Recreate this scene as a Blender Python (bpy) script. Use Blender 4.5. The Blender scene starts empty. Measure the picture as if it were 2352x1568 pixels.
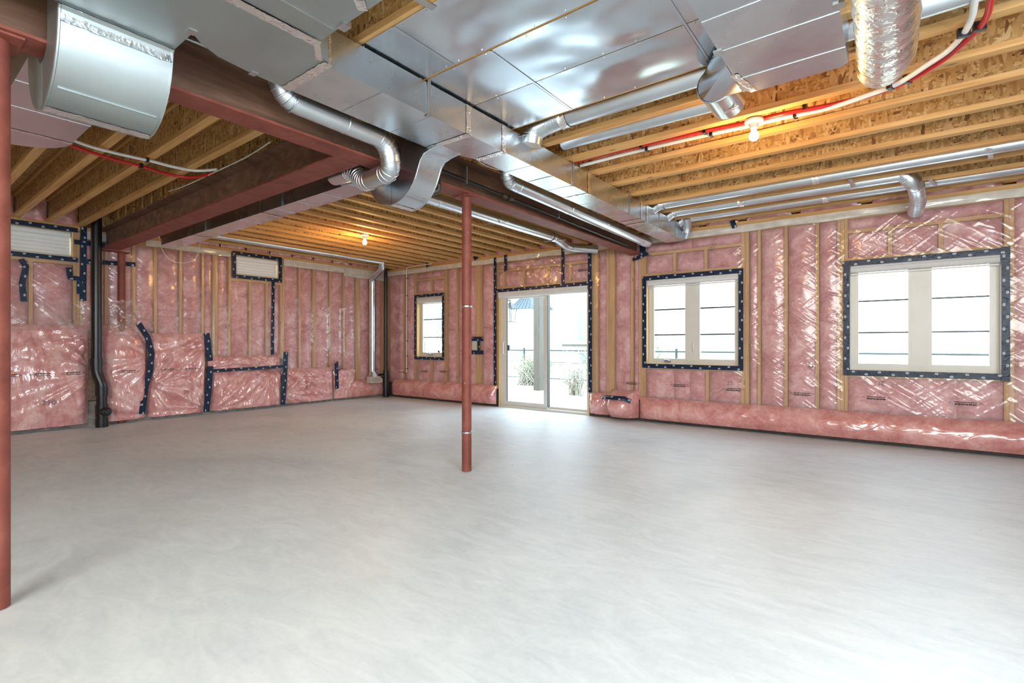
import bpy, math, random
from mathutils import Vector, Matrix, noise
random.seed(7)
S = bpy.context.scene
C = S.collection
PI = math.pi
R = math.radians

# ---------------------------------------------------------------- camera, world, lights, exposure
cam = bpy.data.cameras.new('camera'); camo = bpy.data.objects.new('camera', cam); C.objects.link(camo)
camo.location = (0, 0, 1.115); camo.rotation_euler = (R(90), 0, R(37.413))
cam.sensor_width = 36; cam.lens = 17.584; cam.shift_y = 0.00204; cam.clip_start = 0.02; cam.clip_end = 300
S.camera = camo
S.view_settings.view_transform = 'Standard'; S.view_settings.look = 'None'
S.view_settings.exposure = 0.22; S.view_settings.gamma = 1.0; S.view_settings.use_curve_mapping = False
w = bpy.data.worlds.new('sky'); S.world = w; w.use_nodes = True
bg = w.node_tree.nodes['Background']; bg.inputs[0].default_value = (0.72, 0.87, 1.0, 1); bg.inputs[1].default_value = 7.5

def area(name, loc, rot, sx, sy, power, col=(1, 1, 1), portal=False):
    l = bpy.data.lights.new(name, 'AREA'); l.shape = 'RECTANGLE'; l.size = sx; l.size_y = sy
    l.energy = power; l.color = col
    if portal: l.cycles.is_portal = True
    o = bpy.data.objects.new(name, l); C.objects.link(o); o.location = loc; o.rotation_euler = rot
    return o
for i, (x0, x1, z0, z1) in enumerate([(-0.40, 0.84, 0.81, 2.0), (-2.83, -1.59, 0.83, 2.02), (-5.55, -3.76, 0.0, 2.06), (-7.69, -6.96, 0.86, 2.04)]):
    area('window_daylight_portal', ((x0+x1)/2, 7.16, (z0+z1)/2), (R(-90), 0, 0), x1-x0, z1-z0, 1, portal=True)
# flash of the photographer, bounced from behind the camera, and an added cool fill lamp right of the camera
area('photographer_flash', (0.7, -3.7, 1.95), (R(70), 0, R(20)), 3.4, 1.8, 340, (0.97, 1.0, 0.95))
area('cool_side_fill', (2.2, 0.6, 1.7), (R(78), 0, R(72)), 2.2, 1.6, 200, (0.76, 0.90, 1.0))

# ---------------------------------------------------------------- helpers
class MB:
    def __init__(s): s.v = []; s.f = []; s.uv = {}; s.has_uv = False
    def add(s, vs, fs, uvs=None):
        b = len(s.v); s.v += [tuple(p) for p in vs]
        for i, f in enumerate(fs):
            s.f.append(tuple(b+k for k in f))
            if uvs: s.has_uv = True; s.uv[len(s.f)-1] = [uvs[k] for k in f]
        return s
    def box(s, x0, x1, y0, y1, z0, z1):
        x0, x1 = min(x0, x1), max(x0, x1); y0, y1 = min(y0, y1), max(y0, y1); z0, z1 = min(z0, z1), max(z0, z1)
        vs = [(x0,y0,z0),(x1,y0,z0),(x1,y1,z0),(x0,y1,z0),(x0,y0,z1),(x1,y0,z1),(x1,y1,z1),(x0,y1,z1)]
        return s.add(vs, [(0,3,2,1),(4,5,6,7),(0,1,5,4),(1,2,6,5),(2,3,7,6),(3,0,4,7)])
    def obox(s, c, ax, ay, az, hx, hy, hz):
        c = Vector(c); ax, ay, az = [Vector(a).normalized() for a in (ax, ay, az)]
        vs = []
        for k in (-1, 1):
            for (i, j) in ((-1,-1),(1,-1),(1,1),(-1,1)): vs.append(c+ax*hx*i+ay*hy*j+az*hz*k)
        return s.add(vs, [(0,3,2,1),(4,5,6,7),(0,1,5,4),(1,2,6,5),(2,3,7,6),(3,0,4,7)])
    def prism(s, poly, z0, z1, M=None):
        n = len(poly); vs = [(x, y, z0) for x, y in poly]+[(x, y, z1) for x, y in poly]
        if M: vs = [M(*p) for p in vs]
        return s.add(vs, [tuple(range(n-1, -1, -1)), tuple(range(n, 2*n))]+[(i, (i+1) % n, n+(i+1) % n, n+i) for i in range(n)])
    def strip(s, outer, inner, y0, y1):      # profile in XZ, extruded in Y
        n = len(outer); vs = []
        for y in (y0, y1):
            vs += [(x, y, z) for x, z in outer]+[(x, y, z) for x, z in inner]
        fs = []; o = lambda k, side, i: k*2*n+side*n+i
        for i in range(n-1):
            fs += [(o(0,0,i), o(0,0,i+1), o(1,0,i+1), o(1,0,i)), (o(0,1,i+1), o(0,1,i), o(1,1,i), o(1,1,i+1)),
                   (o(0,1,i), o(0,1,i+1), o(0,0,i+1), o(0,0,i)), (o(1,0,i), o(1,0,i+1), o(1,1,i+1), o(1,1,i))]
        fs += [(o(0,0,0), o(1,0,0), o(1,1,0), o(0,1,0)), (o(0,1,n-1), o(1,1,n-1), o(1,0,n-1), o(0,0,n-1))]
        return s.add(vs, fs)
    def tube(s, path, r, n=16, caps=True):
        path = [Vector(p) for p in path]; m = len(path); rr = r if isinstance(r, (list, tuple)) else [r]*m
        t = [(path[min(i+1, m-1)]-path[max(i-1, 0)]).normalized() for i in range(m)]
        up = Vector((0, 0, 1)) if abs(t[0].z) < .9 else Vector((1, 0, 0))
        a = t[0].cross(up).normalized(); vs = []
        for i in range(m):
            a = (a-t[i]*a.dot(t[i])).normalized(); b = t[i].cross(a)
            sc = 1.0
            if 0 < i < m-1:
                cs = (path[i]-path[i-1]).normalized().dot(t[i]); sc = 1/max(cs, .6)
            for k in range(n):
                g = 2*PI*k/n; vs.append(path[i]+(a*math.cos(g)+b*math.sin(g))*rr[i])
        fs = [(i*n+k, i*n+(k+1) % n, (i+1)*n+(k+1) % n, (i+1)*n+k) for i in range(m-1) for k in range(n)]
        if caps: fs += [tuple(range(n-1, -1, -1)), tuple((m-1)*n+k for k in range(n))]
        return s.add(vs, fs)
    def ring(s, c, ax, r, w=.006, n=20):     # a raised bead around a pipe
        c = Vector(c); ax = Vector(ax).normalized()
        return s.tube([c-ax*w, c-ax*w*.5, c+ax*w*.5, c+ax*w], [r, r+w*.55, r+w*.55, r], n, False)
    def grid(s, f, nu, nv, skip=None, uv=None):
        idx = {}; vs = []; uvs = []
        for i in range(nu+1):
            for j in range(nv+1):
                idx[i, j] = len(vs); vs.append(f(i/nu, j/nv)); uvs.append(uv(i/nu, j/nv) if uv else (i/nu, j/nv))
        fs = [(idx[i,j], idx[i+1,j], idx[i+1,j+1], idx[i,j+1]) for i in range(nu) for j in range(nv) if not (skip and skip((i+.5)/nu, (j+.5)/nv))]
        return s.add(vs, fs, uvs)
    def build(s, name, m, parent=None, smooth=False, sharp=35, kind=None, label=None):
        me = bpy.data.meshes.new(name); me.from_pydata(s.v, [], s.f)
        if s.has_uv:
            l = me.uv_layers.new(name='UVMap'); li = 0
            for p in me.polygons:
                q = s.uv.get(p.index)
                for k, lo in enumerate(p.loop_indices):
                    if q: l.data[lo].uv = q[k]
        me.materials.append(m)
        if smooth:
            for p in me.polygons: p.use_smooth = True
            if sharp: me.set_sharp_from_angle(angle=R(sharp))
        me.update()
        o = bpy.data.objects.new(name, me); C.objects.link(o)
        if parent: attach(o, parent)
        if kind: o['kind'] = kind
        if label: o['label'] = label
        return o
def attach(o, p):
    o.parent = p
    o.matrix_parent_inverse = Matrix.Translation(p.location).inverted()
def tag(o, label, cat, group=None):
    o['label'] = label; o['category'] = cat
    if group: o['group'] = group
    return o
def thing(name, label, cat, loc=(0, 0, 0), group=None):
    o = bpy.data.objects.new(name, None); C.objects.link(o); o.location = loc; o.empty_display_size = .1
    return tag(o, label, cat, group)
def struct(name, mb, m, **k): return mb.build(name, m, kind='structure', **k)
def nz(x, y, z=0.0): return noise.noise(Vector((x, y, z)))
def B(x0, x1, y0, y1, z0, z1): return MB().box(x0, x1, y0, y1, z0, z1)
def lerp(a, b, t): return a+(b-a)*t
def arc(cx, cz, r, a0, a1, n): return [(cx+r*math.cos(R(lerp(a0, a1, i/n))), cz+r*math.sin(R(lerp(a0, a1, i/n)))) for i in range(n+1)]
def curve(pts, sub=8):                        # Catmull-Rom through points
    P = [Vector(p) for p in pts]; out = []
    for i in range(len(P)-1):
        p0, p1, p2, p3 = P[max(i-1, 0)], P[i], P[i+1], P[min(i+2, len(P)-1)]
        for k in range(sub):
            t = k/sub; out.append(.5*((2*p1)+(p2-p0)*t+(2*p0-5*p1+4*p2-p3)*t*t+(3*p1-p0-3*p2+p3)*t**3))
    return out+[P[-1]]
def fillet(pts, r, n=5):                      # polyline with rounded corners
    P = [Vector(p) for p in pts]; out = [P[0]]
    for i in range(1, len(P)-1):
        a = (P[i-1]-P[i]); b = (P[i+1]-P[i]); ra = min(r, a.length*.49, b.length*.49)
        A = P[i]+a.normalized()*ra; Bq = P[i]+b.normalized()*ra
        for k in range(n+1):
            t = k/n; out.append((A*(1-t)+P[i]*t)*(1-t)+(P[i]*(1-t)+Bq*t)*t)
    return out+[P[-1]]

# ---------------------------------------------------------------- materials
def M_new(name):
    m = bpy.data.materials.new(name); m.use_nodes = True; nt = m.node_tree
    return m, nt, nt.nodes['Principled BSDF']
def nd(nt, t, **k):
    n = nt.nodes.new(t)
    for a, v in k.items(): setattr(n, a, v)
    return n
def coords(nt, scale=(1, 1, 1), rot=(0, 0, 0), rnd=False, uv=False, streak=False):
    tc = nd(nt, 'ShaderNodeTexCoord'); mp = nd(nt, 'ShaderNodeMapping')
    if streak: mp.vector_type = 'TEXTURE'; scale = tuple(1/q for q in scale)
    mp.inputs['Scale'].default_value = scale; mp.inputs['Rotation'].default_value = rot
    nt.links.new(tc.outputs['UV' if uv else 'Object'], mp.inputs['Vector'])
    if rnd:
        oi = nd(nt, 'ShaderNodeObjectInfo'); mu = nd(nt, 'ShaderNodeMath', operation='MULTIPLY'); mu.inputs[1].default_value = 37.0
        nt.links.new(oi.outputs['Random'], mu.inputs[0]); nt.links.new(mu.outputs[0], mp.inputs['Location'])
    return mp.outputs['Vector']
def tex_noise(nt, vec, scale, detail=4, rough=.55, dist=0.0, typ=None):
    n = nd(nt, 'ShaderNodeTexNoise'); n.inputs['Scale'].default_value = scale; n.inputs['Detail'].default_value = detail
    n.inputs['Roughness'].default_value = rough; n.inputs['Distortion'].default_value = dist
    if typ: n.noise_type = typ
    nt.links.new(vec, n.inputs['Vector']); return n.outputs['Fac']
def ramp(nt, fac, stops):
    r = nd(nt, 'ShaderNodeValToRGB'); e = r.color_ramp.elements
    while len(e) < len(stops): e.new(.5)
    for el, (p, c) in zip(e, stops): el.position = p; el.color = (*c, 1)
    nt.links.new(fac, r.inputs['Fac']); return r.outputs['Color']
def math_n(nt, op, a, b=None, c=None):
    n = nd(nt, 'ShaderNodeMath', operation=op)
    for i, v in enumerate((a, b, c)):
        if v is None: continue
        if isinstance(v, (int, float)): n.inputs[i].default_value = v
        else: nt.links.new(v, n.inputs[i])
    return n.outputs[0]
def mixc(nt, fac, a, b, typ='MIX'):
    n = nd(nt, 'ShaderNodeMix', data_type='RGBA', blend_type=typ)
    for i, v in ((0, fac), (6, a), (7, b)):
        if isinstance(v, (int, float)): n.inputs[i].default_value = v
        elif isinstance(v, tuple): n.inputs[i].default_value = (*v, 1)
        else: nt.links.new(v, n.inputs[i])
    return n.outputs[2]
def bump(nt, h, strength, dist=.01, normal=None):
    b = nd(nt, 'ShaderNodeBump'); b.inputs['Strength'].default_value = strength; b.inputs['Distance'].default_value = dist
    nt.links.new(h, b.inputs['Height'])
    if normal: nt.links.new(normal, b.inputs['Normal'])
    return b.outputs['Normal']
def rough_range(nt, p, fac, lo, hi):
    mr = nd(nt, 'ShaderNodeMapRange'); mr.inputs['To Min'].default_value = lo; mr.inputs['To Max'].default_value = hi
    nt.links.new(fac, mr.inputs['Value']); nt.links.new(mr.outputs[0], p.inputs['Roughness'])
def plain(name, col, rough=.5, metal=0.0, var=.12, scale=6, bmp=0.0, coat=0.0, spec=None):
    m, nt, p = M_new(name); v = coords(nt, rnd=True); n = tex_noise(nt, v, scale, 5)
    a = tuple(max(0, c*(1-var)) for c in col); b = tuple(min(1, c*(1+var)) for c in col)
    nt.links.new(ramp(nt, n, [(.3, a), (.7, b)]), p.inputs['Base Color'])
    p.inputs['Roughness'].default_value = rough; p.inputs['Metallic'].default_value = metal; p.inputs['Coat Weight'].default_value = coat
    if spec is not None: p.inputs['Specular IOR Level'].default_value = spec
    if bmp: nt.links.new(bump(nt, tex_noise(nt, v, scale*8, 3), bmp, .003), p.inputs['Normal'])
    return m
def wood(name, axis, base=((.44,.215,.065),(.58,.325,.115),(.66,.41,.175))):
    m, nt, p = M_new(name); sc = [22, 22, 22]; sc[axis] = 1.3
    v = coords(nt, tuple(sc), rnd=True); g = tex_noise(nt, v, 1.0, 5, .6, .6)
    col = ramp(nt, g, [(.28, base[0]), (.5, base[1]), (.72, base[2])])
    sk = [9, 9, 9]; sk[axis] = 3.0
    vk = coords(nt, tuple(sk), rnd=True); vo = nd(nt, 'ShaderNodeTexVoronoi'); vo.inputs['Scale'].default_value = .9; nt.links.new(vk, vo.inputs['Vector'])
    k = ramp(nt, vo.outputs['Distance'], [(.04, (1,1,1)), (.11, (0,0,0))])
    nt.links.new(mixc(nt, k, col, (.19, .075, .025)), p.inputs['Base Color'])
    p.inputs['Roughness'].default_value = .65; nt.links.new(bump(nt, g, .25, .002), p.inputs['Normal'])
    return m
def osb_mat():
    m, nt, p = M_new('osb'); cols = []
    for rot, sc in (((.3,.5,.2), (14, 70, 52)), ((1.0,.3,1.1), (60, 16, 56)), ((.2,1.2,.6), (56, 64, 14))):
        v = coords(nt, sc, rot, rnd=True)
        vo = nd(nt, 'ShaderNodeTexVoronoi'); vo.inputs['Scale'].default_value = 1.0; nt.links.new(v, vo.inputs['Vector'])
        sp = nd(nt, 'ShaderNodeSeparateColor'); nt.links.new(vo.outputs['Color'], sp.inputs[0])
        cols.append((sp.outputs[0], sp.outputs[1]))
    pal = [(.0, (.15,.06,.02)), (.08, (.34,.165,.05)), (.3, (.48,.265,.085)), (.7, (.57,.345,.13)), (1.0, (.70,.48,.23))]
    c0 = ramp(nt, cols[0][0], pal); c1 = ramp(nt, cols[1][0], pal); c2 = ramp(nt, cols[2][0], pal)
    g1 = math_n(nt, 'GREATER_THAN', cols[1][1], .45); g2 = math_n(nt, 'GREATER_THAN', cols[2][1], .62)
    c = mixc(nt, g2, mixc(nt, g1, c0, c1), c2)
    nt.links.new(c, p.inputs['Base Color']); p.inputs['Roughness'].default_value = .6
    nt.links.new(bump(nt, math_n(nt, 'ADD', cols[0][0], cols[1][1]), .2, .002), p.inputs['Normal'])
    return m
def galv(name, base=(.67,.74,.80), r0=.18, r1=.36, bmp=.06):
    m, nt, p = M_new(name); v = coords(nt, rnd=True)
    n = tex_noise(nt, v, 3.0, 6, .6); f = tex_noise(nt, v, 60, 3)
    nt.links.new(ramp(nt, n, [(.3, tuple(c*.9 for c in base)), (.7, tuple(min(1, c*1.08) for c in base))]), p.inputs['Base Color'])
    p.inputs['Metallic'].default_value = 1.0; rough_range(nt, p, n, r0, r1)
    nt.links.new(bump(nt, tex_noise(nt, v, 2.5, 1), bmp, .02), p.inputs['Normal'])
    return m
def foil_mat():
    m, nt, p = M_new('foil'); v = coords(nt, rnd=True)
    p.inputs['Base Color'].default_value = (.93,.94,.95,1); p.inputs['Metallic'].default_value = 1; p.inputs['Roughness'].default_value = .26
    h = tex_noise(nt, v, 45, 4, .6, .8, 'RIDGED_MULTIFRACTAL')
    nt.links.new(bump(nt, h, .7, .006), p.inputs['Normal']); return m
def pink_mat(name, coat, dark=(.46,.17,.18), mid=(.62,.29,.30), lite=(.76,.48,.48), wr=(6, 6, 6), wstr=.35, rot=(0,0,0)):
    m, nt, p = M_new(name); v = coords(nt, rnd=True)
    n = tex_noise(nt, v, 4.5, 6, .62, .7); n2 = tex_noise(nt, v, 26, 5, .65)
    f = math_n(nt, 'ADD', math_n(nt, 'MULTIPLY', n, .72), math_n(nt, 'MULTIPLY', n2, .28))
    nt.links.new(ramp(nt, f, [(.36, dark), (.49, mid), (.62, lite)]), p.inputs['Base Color'])
    p.inputs['Roughness'].default_value = .85; p.inputs['Specular IOR Level'].default_value = .15
    nt.links.new(bump(nt, n2, .35, .01), p.inputs['Normal'])
    if coat:
        p.inputs['Coat Weight'].default_value = coat; p.inputs['Coat Roughness'].default_value = .17; p.inputs['Coat IOR'].default_value = 1.85
        vw = coords(nt, wr, rot, rnd=True)
        h = tex_noise(nt, vw, 1.0, 4, .55, 1.2, 'RIDGED_MULTIFRACTAL')
        nt.links.new(bump(nt, h, wstr, .035), p.inputs['Coat Normal'])
    return m
def schlick(nt, normal, f0, k, pw=5.0):
    lw = nd(nt, 'ShaderNodeLayerWeight'); lw.inputs['Blend'].default_value = .5
    if normal: nt.links.new(normal, lw.inputs['Normal'])
    return math_n(nt, 'MULTIPLY_ADD', math_n(nt, 'POWER', lw.outputs['Facing'], pw), k, f0)
def film_mat(rot):
    m, nt, p = M_new('clear_film'); nt.nodes.remove(p); out = nt.nodes['Material Output']
    tr = nd(nt, 'ShaderNodeBsdfTransparent'); tr.inputs[0].default_value = (.97,.95,.95,1)
    gl = nd(nt, 'ShaderNodeBsdfGlossy'); gl.inputs['Roughness'].default_value = .17
    df = nd(nt, 'ShaderNodeBsdfDiffuse'); df.inputs[0].default_value = (.85,.82,.82,1)
    h1 = tex_noise(nt, coords(nt, (13, 13, 2.0), rot, streak=True), 1.0, 3, .5, .9, 'RIDGED_MULTIFRACTAL'); h2 = tex_noise(nt, coords(nt, (15, 15, 2.2), tuple(-q for q in rot), streak=True), 1.0, 3, .5, .9, 'RIDGED_MULTIFRACTAL')
    msk = tex_noise(nt, coords(nt), 1.3, 2); h = math_n(nt, 'ADD', math_n(nt, 'MULTIPLY', h1, msk), math_n(nt, 'MULTIPLY', h2, math_n(nt, 'SUBTRACT', 1.0, msk)))
    b = bump(nt, h, .33, .05); nt.links.new(b, gl.inputs['Normal'])
    fac = schlick(nt, b, .055, .9, 2.6)
    m1 = nd(nt, 'ShaderNodeMixShader'); m1.inputs[0].default_value = .10; nt.links.new(tr.outputs[0], m1.inputs[1]); nt.links.new(df.outputs[0], m1.inputs[2])
    m2 = nd(nt, 'ShaderNodeMixShader'); nt.links.new(fac, m2.inputs[0]); nt.links.new(m1.outputs[0], m2.inputs[1]); nt.links.new(gl.outputs[0], m2.inputs[2])
    nt.links.new(m2.outputs[0], out.inputs[0]); return m
def glass_mat():
    m, nt, p = M_new('window_glass'); nt.nodes.remove(p); out = nt.nodes['Material Output']
    tr = nd(nt, 'ShaderNodeBsdfTransparent'); tr.inputs[0].default_value = (.96,.98,.98,1)
    gl = nd(nt, 'ShaderNodeBsdfGlossy'); gl.inputs['Roughness'].default_value = .02
    v = coords(nt); nt.links.new(bump(nt, tex_noise(nt, v, 1.5, 1), .01, .01), gl.inputs['Normal'])
    m2 = nd(nt, 'ShaderNodeMixShader'); nt.links.new(schlick(nt, None, .04, .9), m2.inputs[0]); nt.links.new(tr.outputs[0], m2.inputs[1]); nt.links.new(gl.outputs[0], m2.inputs[2])
    nt.links.new(m2.outputs[0], out.inputs[0]); return m
def tape_mat():
    m, nt, p = M_new('navy_tape'); tc = nd(nt, 'ShaderNodeTexCoord'); sp = nd(nt, 'ShaderNodeSeparateXYZ'); nt.links.new(tc.outputs['UV'], sp.inputs[0])
    u, v = sp.outputs[0], sp.outputs[1]
    cell = math_n(nt, 'FLOOR', math_n(nt, 'DIVIDE', u, .120)); par = math_n(nt, 'MODULO', cell, 2.0)
    cv = math_n(nt, 'MULTIPLY_ADD', par, .026, -.013)
    fu = math_n(nt, 'SUBTRACT', math_n(nt, 'MODULO', u, .120), .060)
    a = math_n(nt, 'POWER', math_n(nt, 'ABSOLUTE', math_n(nt, 'DIVIDE', fu, .0150)), 2.0)
    b = math_n(nt, 'POWER', math_n(nt, 'ABSOLUTE', math_n(nt, 'DIVIDE', math_n(nt, 'SUBTRACT', v, cv), .0105)), 2.0)
    d = math_n(nt, 'ADD', a, b); disc = math_n(nt, 'LESS_THAN', d, 1.0); ringm = math_n(nt, 'GREATER_THAN', d, .55)
    bars = math_n(nt, 'GREATER_THAN', math_n(nt, 'SINE', math_n(nt, 'MULTIPLY', math_n(nt, 'ADD', fu, v), 900.0)), .1)
    mark = math_n(nt, 'MULTIPLY', disc, math_n(nt, 'MAXIMUM', ringm, bars))
    vv = coords(nt); n = tex_noise(nt, vv, 30, 3)
    basec = ramp(nt, n, [(.3, (.004,.010,.030)), (.7, (.010,.028,.070))])
    nt.links.new(mixc(nt, mark, basec, (.62,.66,.68)), p.inputs['Base Color']); p.inputs['Roughness'].default_value = .36; p.inputs['Specular IOR Level'].default_value = .3
    nt.links.new(bump(nt, tex_noise(nt, vv, 24, 3, .5, 1.0, 'RIDGED_MULTIFRACTAL'), .3, .01), p.inputs['Normal'])
    return m
def floor_mat():
    m, nt, p = M_new('trowelled_concrete'); v = coords(nt); vs = coords(nt, (1.0, 2.6, 1), (0, 0, .5))
    n1 = tex_noise(nt, v, .55, 5, .55, .8); n2 = tex_noise(nt, vs, 3.0, 7, .62, 1.6); n3 = tex_noise(nt, v, 40, 4)
    f = math_n(nt, 'ADD', math_n(nt, 'MULTIPLY', n1, .5), math_n(nt, 'ADD', math_n(nt, 'MULTIPLY', n2, .38), math_n(nt, 'MULTIPLY', n3, .12)))
    c = ramp(nt, f, [(.38, (.56,.615,.645)), (.5, (.66,.72,.75)), (.62, (.755,.81,.83))])
    sp = tex_noise(nt, v, 16, 2, .4); spots = ramp(nt, sp, [(.79, (0,0,0)), (.81, (1,1,1))])
    st = tex_noise(nt, v, 1.1, 3, .5); stain = ramp(nt, st, [(.66, (0,0,0)), (.8, (.35,.35,.35))])
    c = mixc(nt, stain, c, (.56,.50,.42)); c = mixc(nt, spots, c, (.30,.28,.25))
    nt.links.new(c, p.inputs['Base Color']); rough_range(nt, p, n2, .38, .62); p.inputs['Specular IOR Level'].default_value = .45
    nt.links.new(bump(nt, f, .12, .02), p.inputs['Normal']); return m
def red_steel():
    m, nt, p = M_new('red_primer'); v = coords(nt); n = tex_noise(nt, v, 7, 6, .6); s = tex_noise(nt, coords(nt, (1,1,.35)), 38, 4, .6)
    c = ramp(nt, n, [(.3, (.145,.030,.019)), (.55, (.215,.050,.032)), (.75, (.27,.085,.06))])
    k = ramp(nt, s, [(.70, (0,0,0)), (.76, (1,1,1))])
    nt.links.new(mixc(nt, k, c, (.55,.38,.34)), p.inputs['Base Color']); p.inputs['Roughness'].default_value = .6
    nt.links.new(bump(nt, s, .15, .003), p.inputs['Normal']); return m
def rust_steel():
    m, nt, p = M_new('brown_steel'); v = coords(nt, (3, .7, 5)); n = tex_noise(nt, v, 2.5, 6, .6, .5)
    nt.links.new(ramp(nt, n, [(.3, (.10,.045,.028)), (.55, (.175,.090,.055)), (.75, (.26,.15,.10))]), p.inputs['Base Color'])
    p.inputs['Roughness'].default_value = .62; nt.links.new(bump(nt, n, .15, .004), p.inputs['Normal']); return m

WX, WY, WZ = wood('lumber_x', 0), wood('lumber_y', 1), wood('lumber_z', 2)
PINE = wood('pine_jamb', 2, ((.62,.40,.17),(.74,.52,.27),(.80,.60,.36)))
GREYWOOD = wood('grey_deck_wood', 2, ((.065,.058,.048),(.085,.077,.065),(.105,.095,.08)))
OSB = osb_mat(); GALV = galv('galvanised_steel'); GALVD = galv('dull_galvanised', (.45,.50,.505), .38, .52, .03); GALVP = galv('wavy_galvanised', (.69,.77,.83), .16, .28, .12)
GALVR = galv('round_pipe_steel', (.71,.78,.84), .26, .36, .0); FOIL = foil_mat(); PINK = pink_mat('pink_batt', 0); FILM = film_mat((0, .95, 0)); FILML = film_mat((.95, 0, 0)); GLASS = glass_mat(); TAPE = tape_mat(); FLOOR = floor_mat()
PINKV = pink_mat('pink_under_poly_vertical_folds', .95, (.54,.22,.22), (.68,.34,.33), (.80,.52,.51), (9, 9, 2.6), .45)
PINKR = pink_mat('pink_under_poly_roll', .95, (.50,.18,.17), (.64,.285,.265), (.75,.43,.41), (4, 4, 9), .45, (.2,.3,.1))
RED, RUST = red_steel(), rust_steel()
BLACK = plain('black_abs', (.008,.008,.009), .32, var=.3); DARK = plain('dark_curb', (.045,.040,.036), .8, var=.4, scale=14, bmp=.5)
CURB = plain('grey_curb', (.20,.19,.17), .85, var=.35, scale=12, bmp=.5)
WHITE = plain('white_vinyl', (.62,.595,.545), .35, var=.03); SHADE = plain('roller_shade', (.62,.61,.60), .55, var=.04)
BLIND = plain('white_blind', (.80,.81,.81), .5, var=.03); BARM = plain('dark_grille', (.02,.024,.03), .4)
PEXR = plain('red_pex', (.52,.012,.014), .28, var=.06); PEXW = plain('white_pex', (.70,.69,.66), .3, var=.04); WHITEC = plain('white_ceramic', (.78,.75,.70), .25, var=.03)
FLAP = plain('milky_poly', (.60,.56,.50), .4, var=.14, scale=9, bmp=.25, coat=.5); INK = plain('black_ink', (.02,.02,.022), .7); STAMP = plain('grey_ink', (.22,.16,.17), .8)
BRASS = plain('brass', (.55,.38,.16), .35, 1.0); STEEL = plain('steel_hardware', (.55,.56,.57), .35, 1.0); GREENP = plain('green_paint', (.03,.12,.05), .7)
DUSTY = plain('grey_plywood_wall', (.42,.36,.33), .9, var=.1); BEIGE = plain('register_beige', (.55,.50,.44), .45, var=.05); BEIGED = plain('register_slot', (.22,.20,.18), .6)

# ---------------------------------------------------------------- structure: floor, ceiling
YB, XL, XR, YF = 6.9, -8.7, 2.4, -4.2
fl = MB().grid(lambda a, b: (lerp(XL-.15, XR+.1, a), lerp(YF-.1, YB+.16, b), .003*nz(a*9, b*9)), 60, 60)
struct('floor', fl, FLOOR, smooth=True, sharp=0)
ZJ, ZD = 2.68, 2.985
ceil = struct('ceiling', B(XL-.15, XR+.1, YF-.1, YB+.15, ZD, ZD+.02), OSB)
def joist_meshes(L, axis, lm):
    out = []
    for nm, w0, z0, z1, m in (('bottom_flange', .032, 0, .038, lm), ('web', .0055, .038, .265, OSB), ('top_flange', .032, .265, .303, lm)):
        b = B(0, L, -w0, w0, z0, z1) if axis == 0 else B(-w0, w0, 0, L, z0, z1)
        me_o = b.build(nm, m); out.append((nm, me_o.data)); bpy.data.objects.remove(me_o)
    return out
def place_joist(meshes, loc):
    e = bpy.data.objects.new('floor_joist', meshes[0][1]); C.objects.link(e); e.location = loc; e.parent = ceil
    for nm, me in meshes[1:]:
        o = bpy.data.objects.new(nm, me); C.objects.link(o); o.parent = e
# bays: right of the long beam joists run along X, behind the cross beam they run along Y
jr = joist_meshes(XR+2.96, 0, WX)
for k in range(18):
    y = 6.69-.4235*k
    if y > YF: place_joist(jr, (-2.96, y, ZJ))
jl = joist_meshes(abs(XL)-2.98, 0, WX)
for k in range(17):
    y = 1.805-.306*k
    if y > YF: place_joist(jl, (XL, y, ZJ))
jb = joist_meshes(YB-2.1, 1, WY)
for k in range(17): place_joist(jb, (-3.50-.305*k, 2.1, ZJ))
# blocking between the last right joist and the wall
for x in (-2.05, -1.55, -.95, -.25, .22, .9, 1.5):
    B(x-.05, x+.05, 6.722, 6.9, 2.70, 2.735).build('blocking', WY, ceil)
# insulation in the rim above the walls
def rim(s0, s1, z0, z1, mapf, nm='rim_insulation', par=None):
    b = MB(); ph = random.random()*50
    b.grid(lambda a, c: mapf(lerp(s0, s1, a), lerp(z0, z1, c), .05*math.sin(PI*a)**.4*math.sin(PI*c)**.4+.02*nz(a*4+ph, c*3)), 10, 6)
    return b.build(nm, PINKR, par, smooth=True, sharp=0)
mb_back = lambda s, z, d: (s, YB-d, z)
mb_left = lambda s, z, d: (XL+d, s, z)

# ---------------------------------------------------------------- walls of studs and insulation
def hole_in(s, z, holes): return any(h[0] < s < h[1] and h[2] < z < h[3] for h in holes)
HB = [(-.405, .84, .814, 2.004), (-2.831, -1.588, .829, 2.024), (-7.69, -6.965, .86, 2.04), (-5.56, -3.755, -.1, 2.02)]
HL = [(3.80, 4.53, 2.255, 2.59), (.92, 1.725, 2.255, 2.60)]
def sheathing(name, s0, s1, holes, mapf, depth, m):
    ss = sorted({s0, s1, *[h[0] for h in holes], *[h[1] for h in holes]}); zs = sorted({-.1, 3.0, *[max(h[2], -.1) for h in holes], *[h[3] for h in holes]})
    b = MB()
    for i in range(len(ss)-1):
        for j in range(len(zs)-1):
            if hole_in((ss[i]+ss[i+1])/2, (zs[j]+zs[j+1])/2, holes): continue
            p = [mapf(ss[i], zs[j], -depth), mapf(ss[i+1], zs[j+1], -depth-.03)]
            b.box(p[0][0], p[1][0], p[0][1], p[1][1], p[0][2], p[1][2])
    return struct(name, b, m)
wall_back = sheathing('wall_back', XL-.2, XR+.1, HB, mb_back, .14, OSB)
wall_left = sheathing('wall_left', YF, YB+.2, HL, mb_left, .14, OSB)
struct('wall_right', B(XR, XR+.1, YF, YB+.2, -.1, 3.0), DUSTY)
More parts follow.
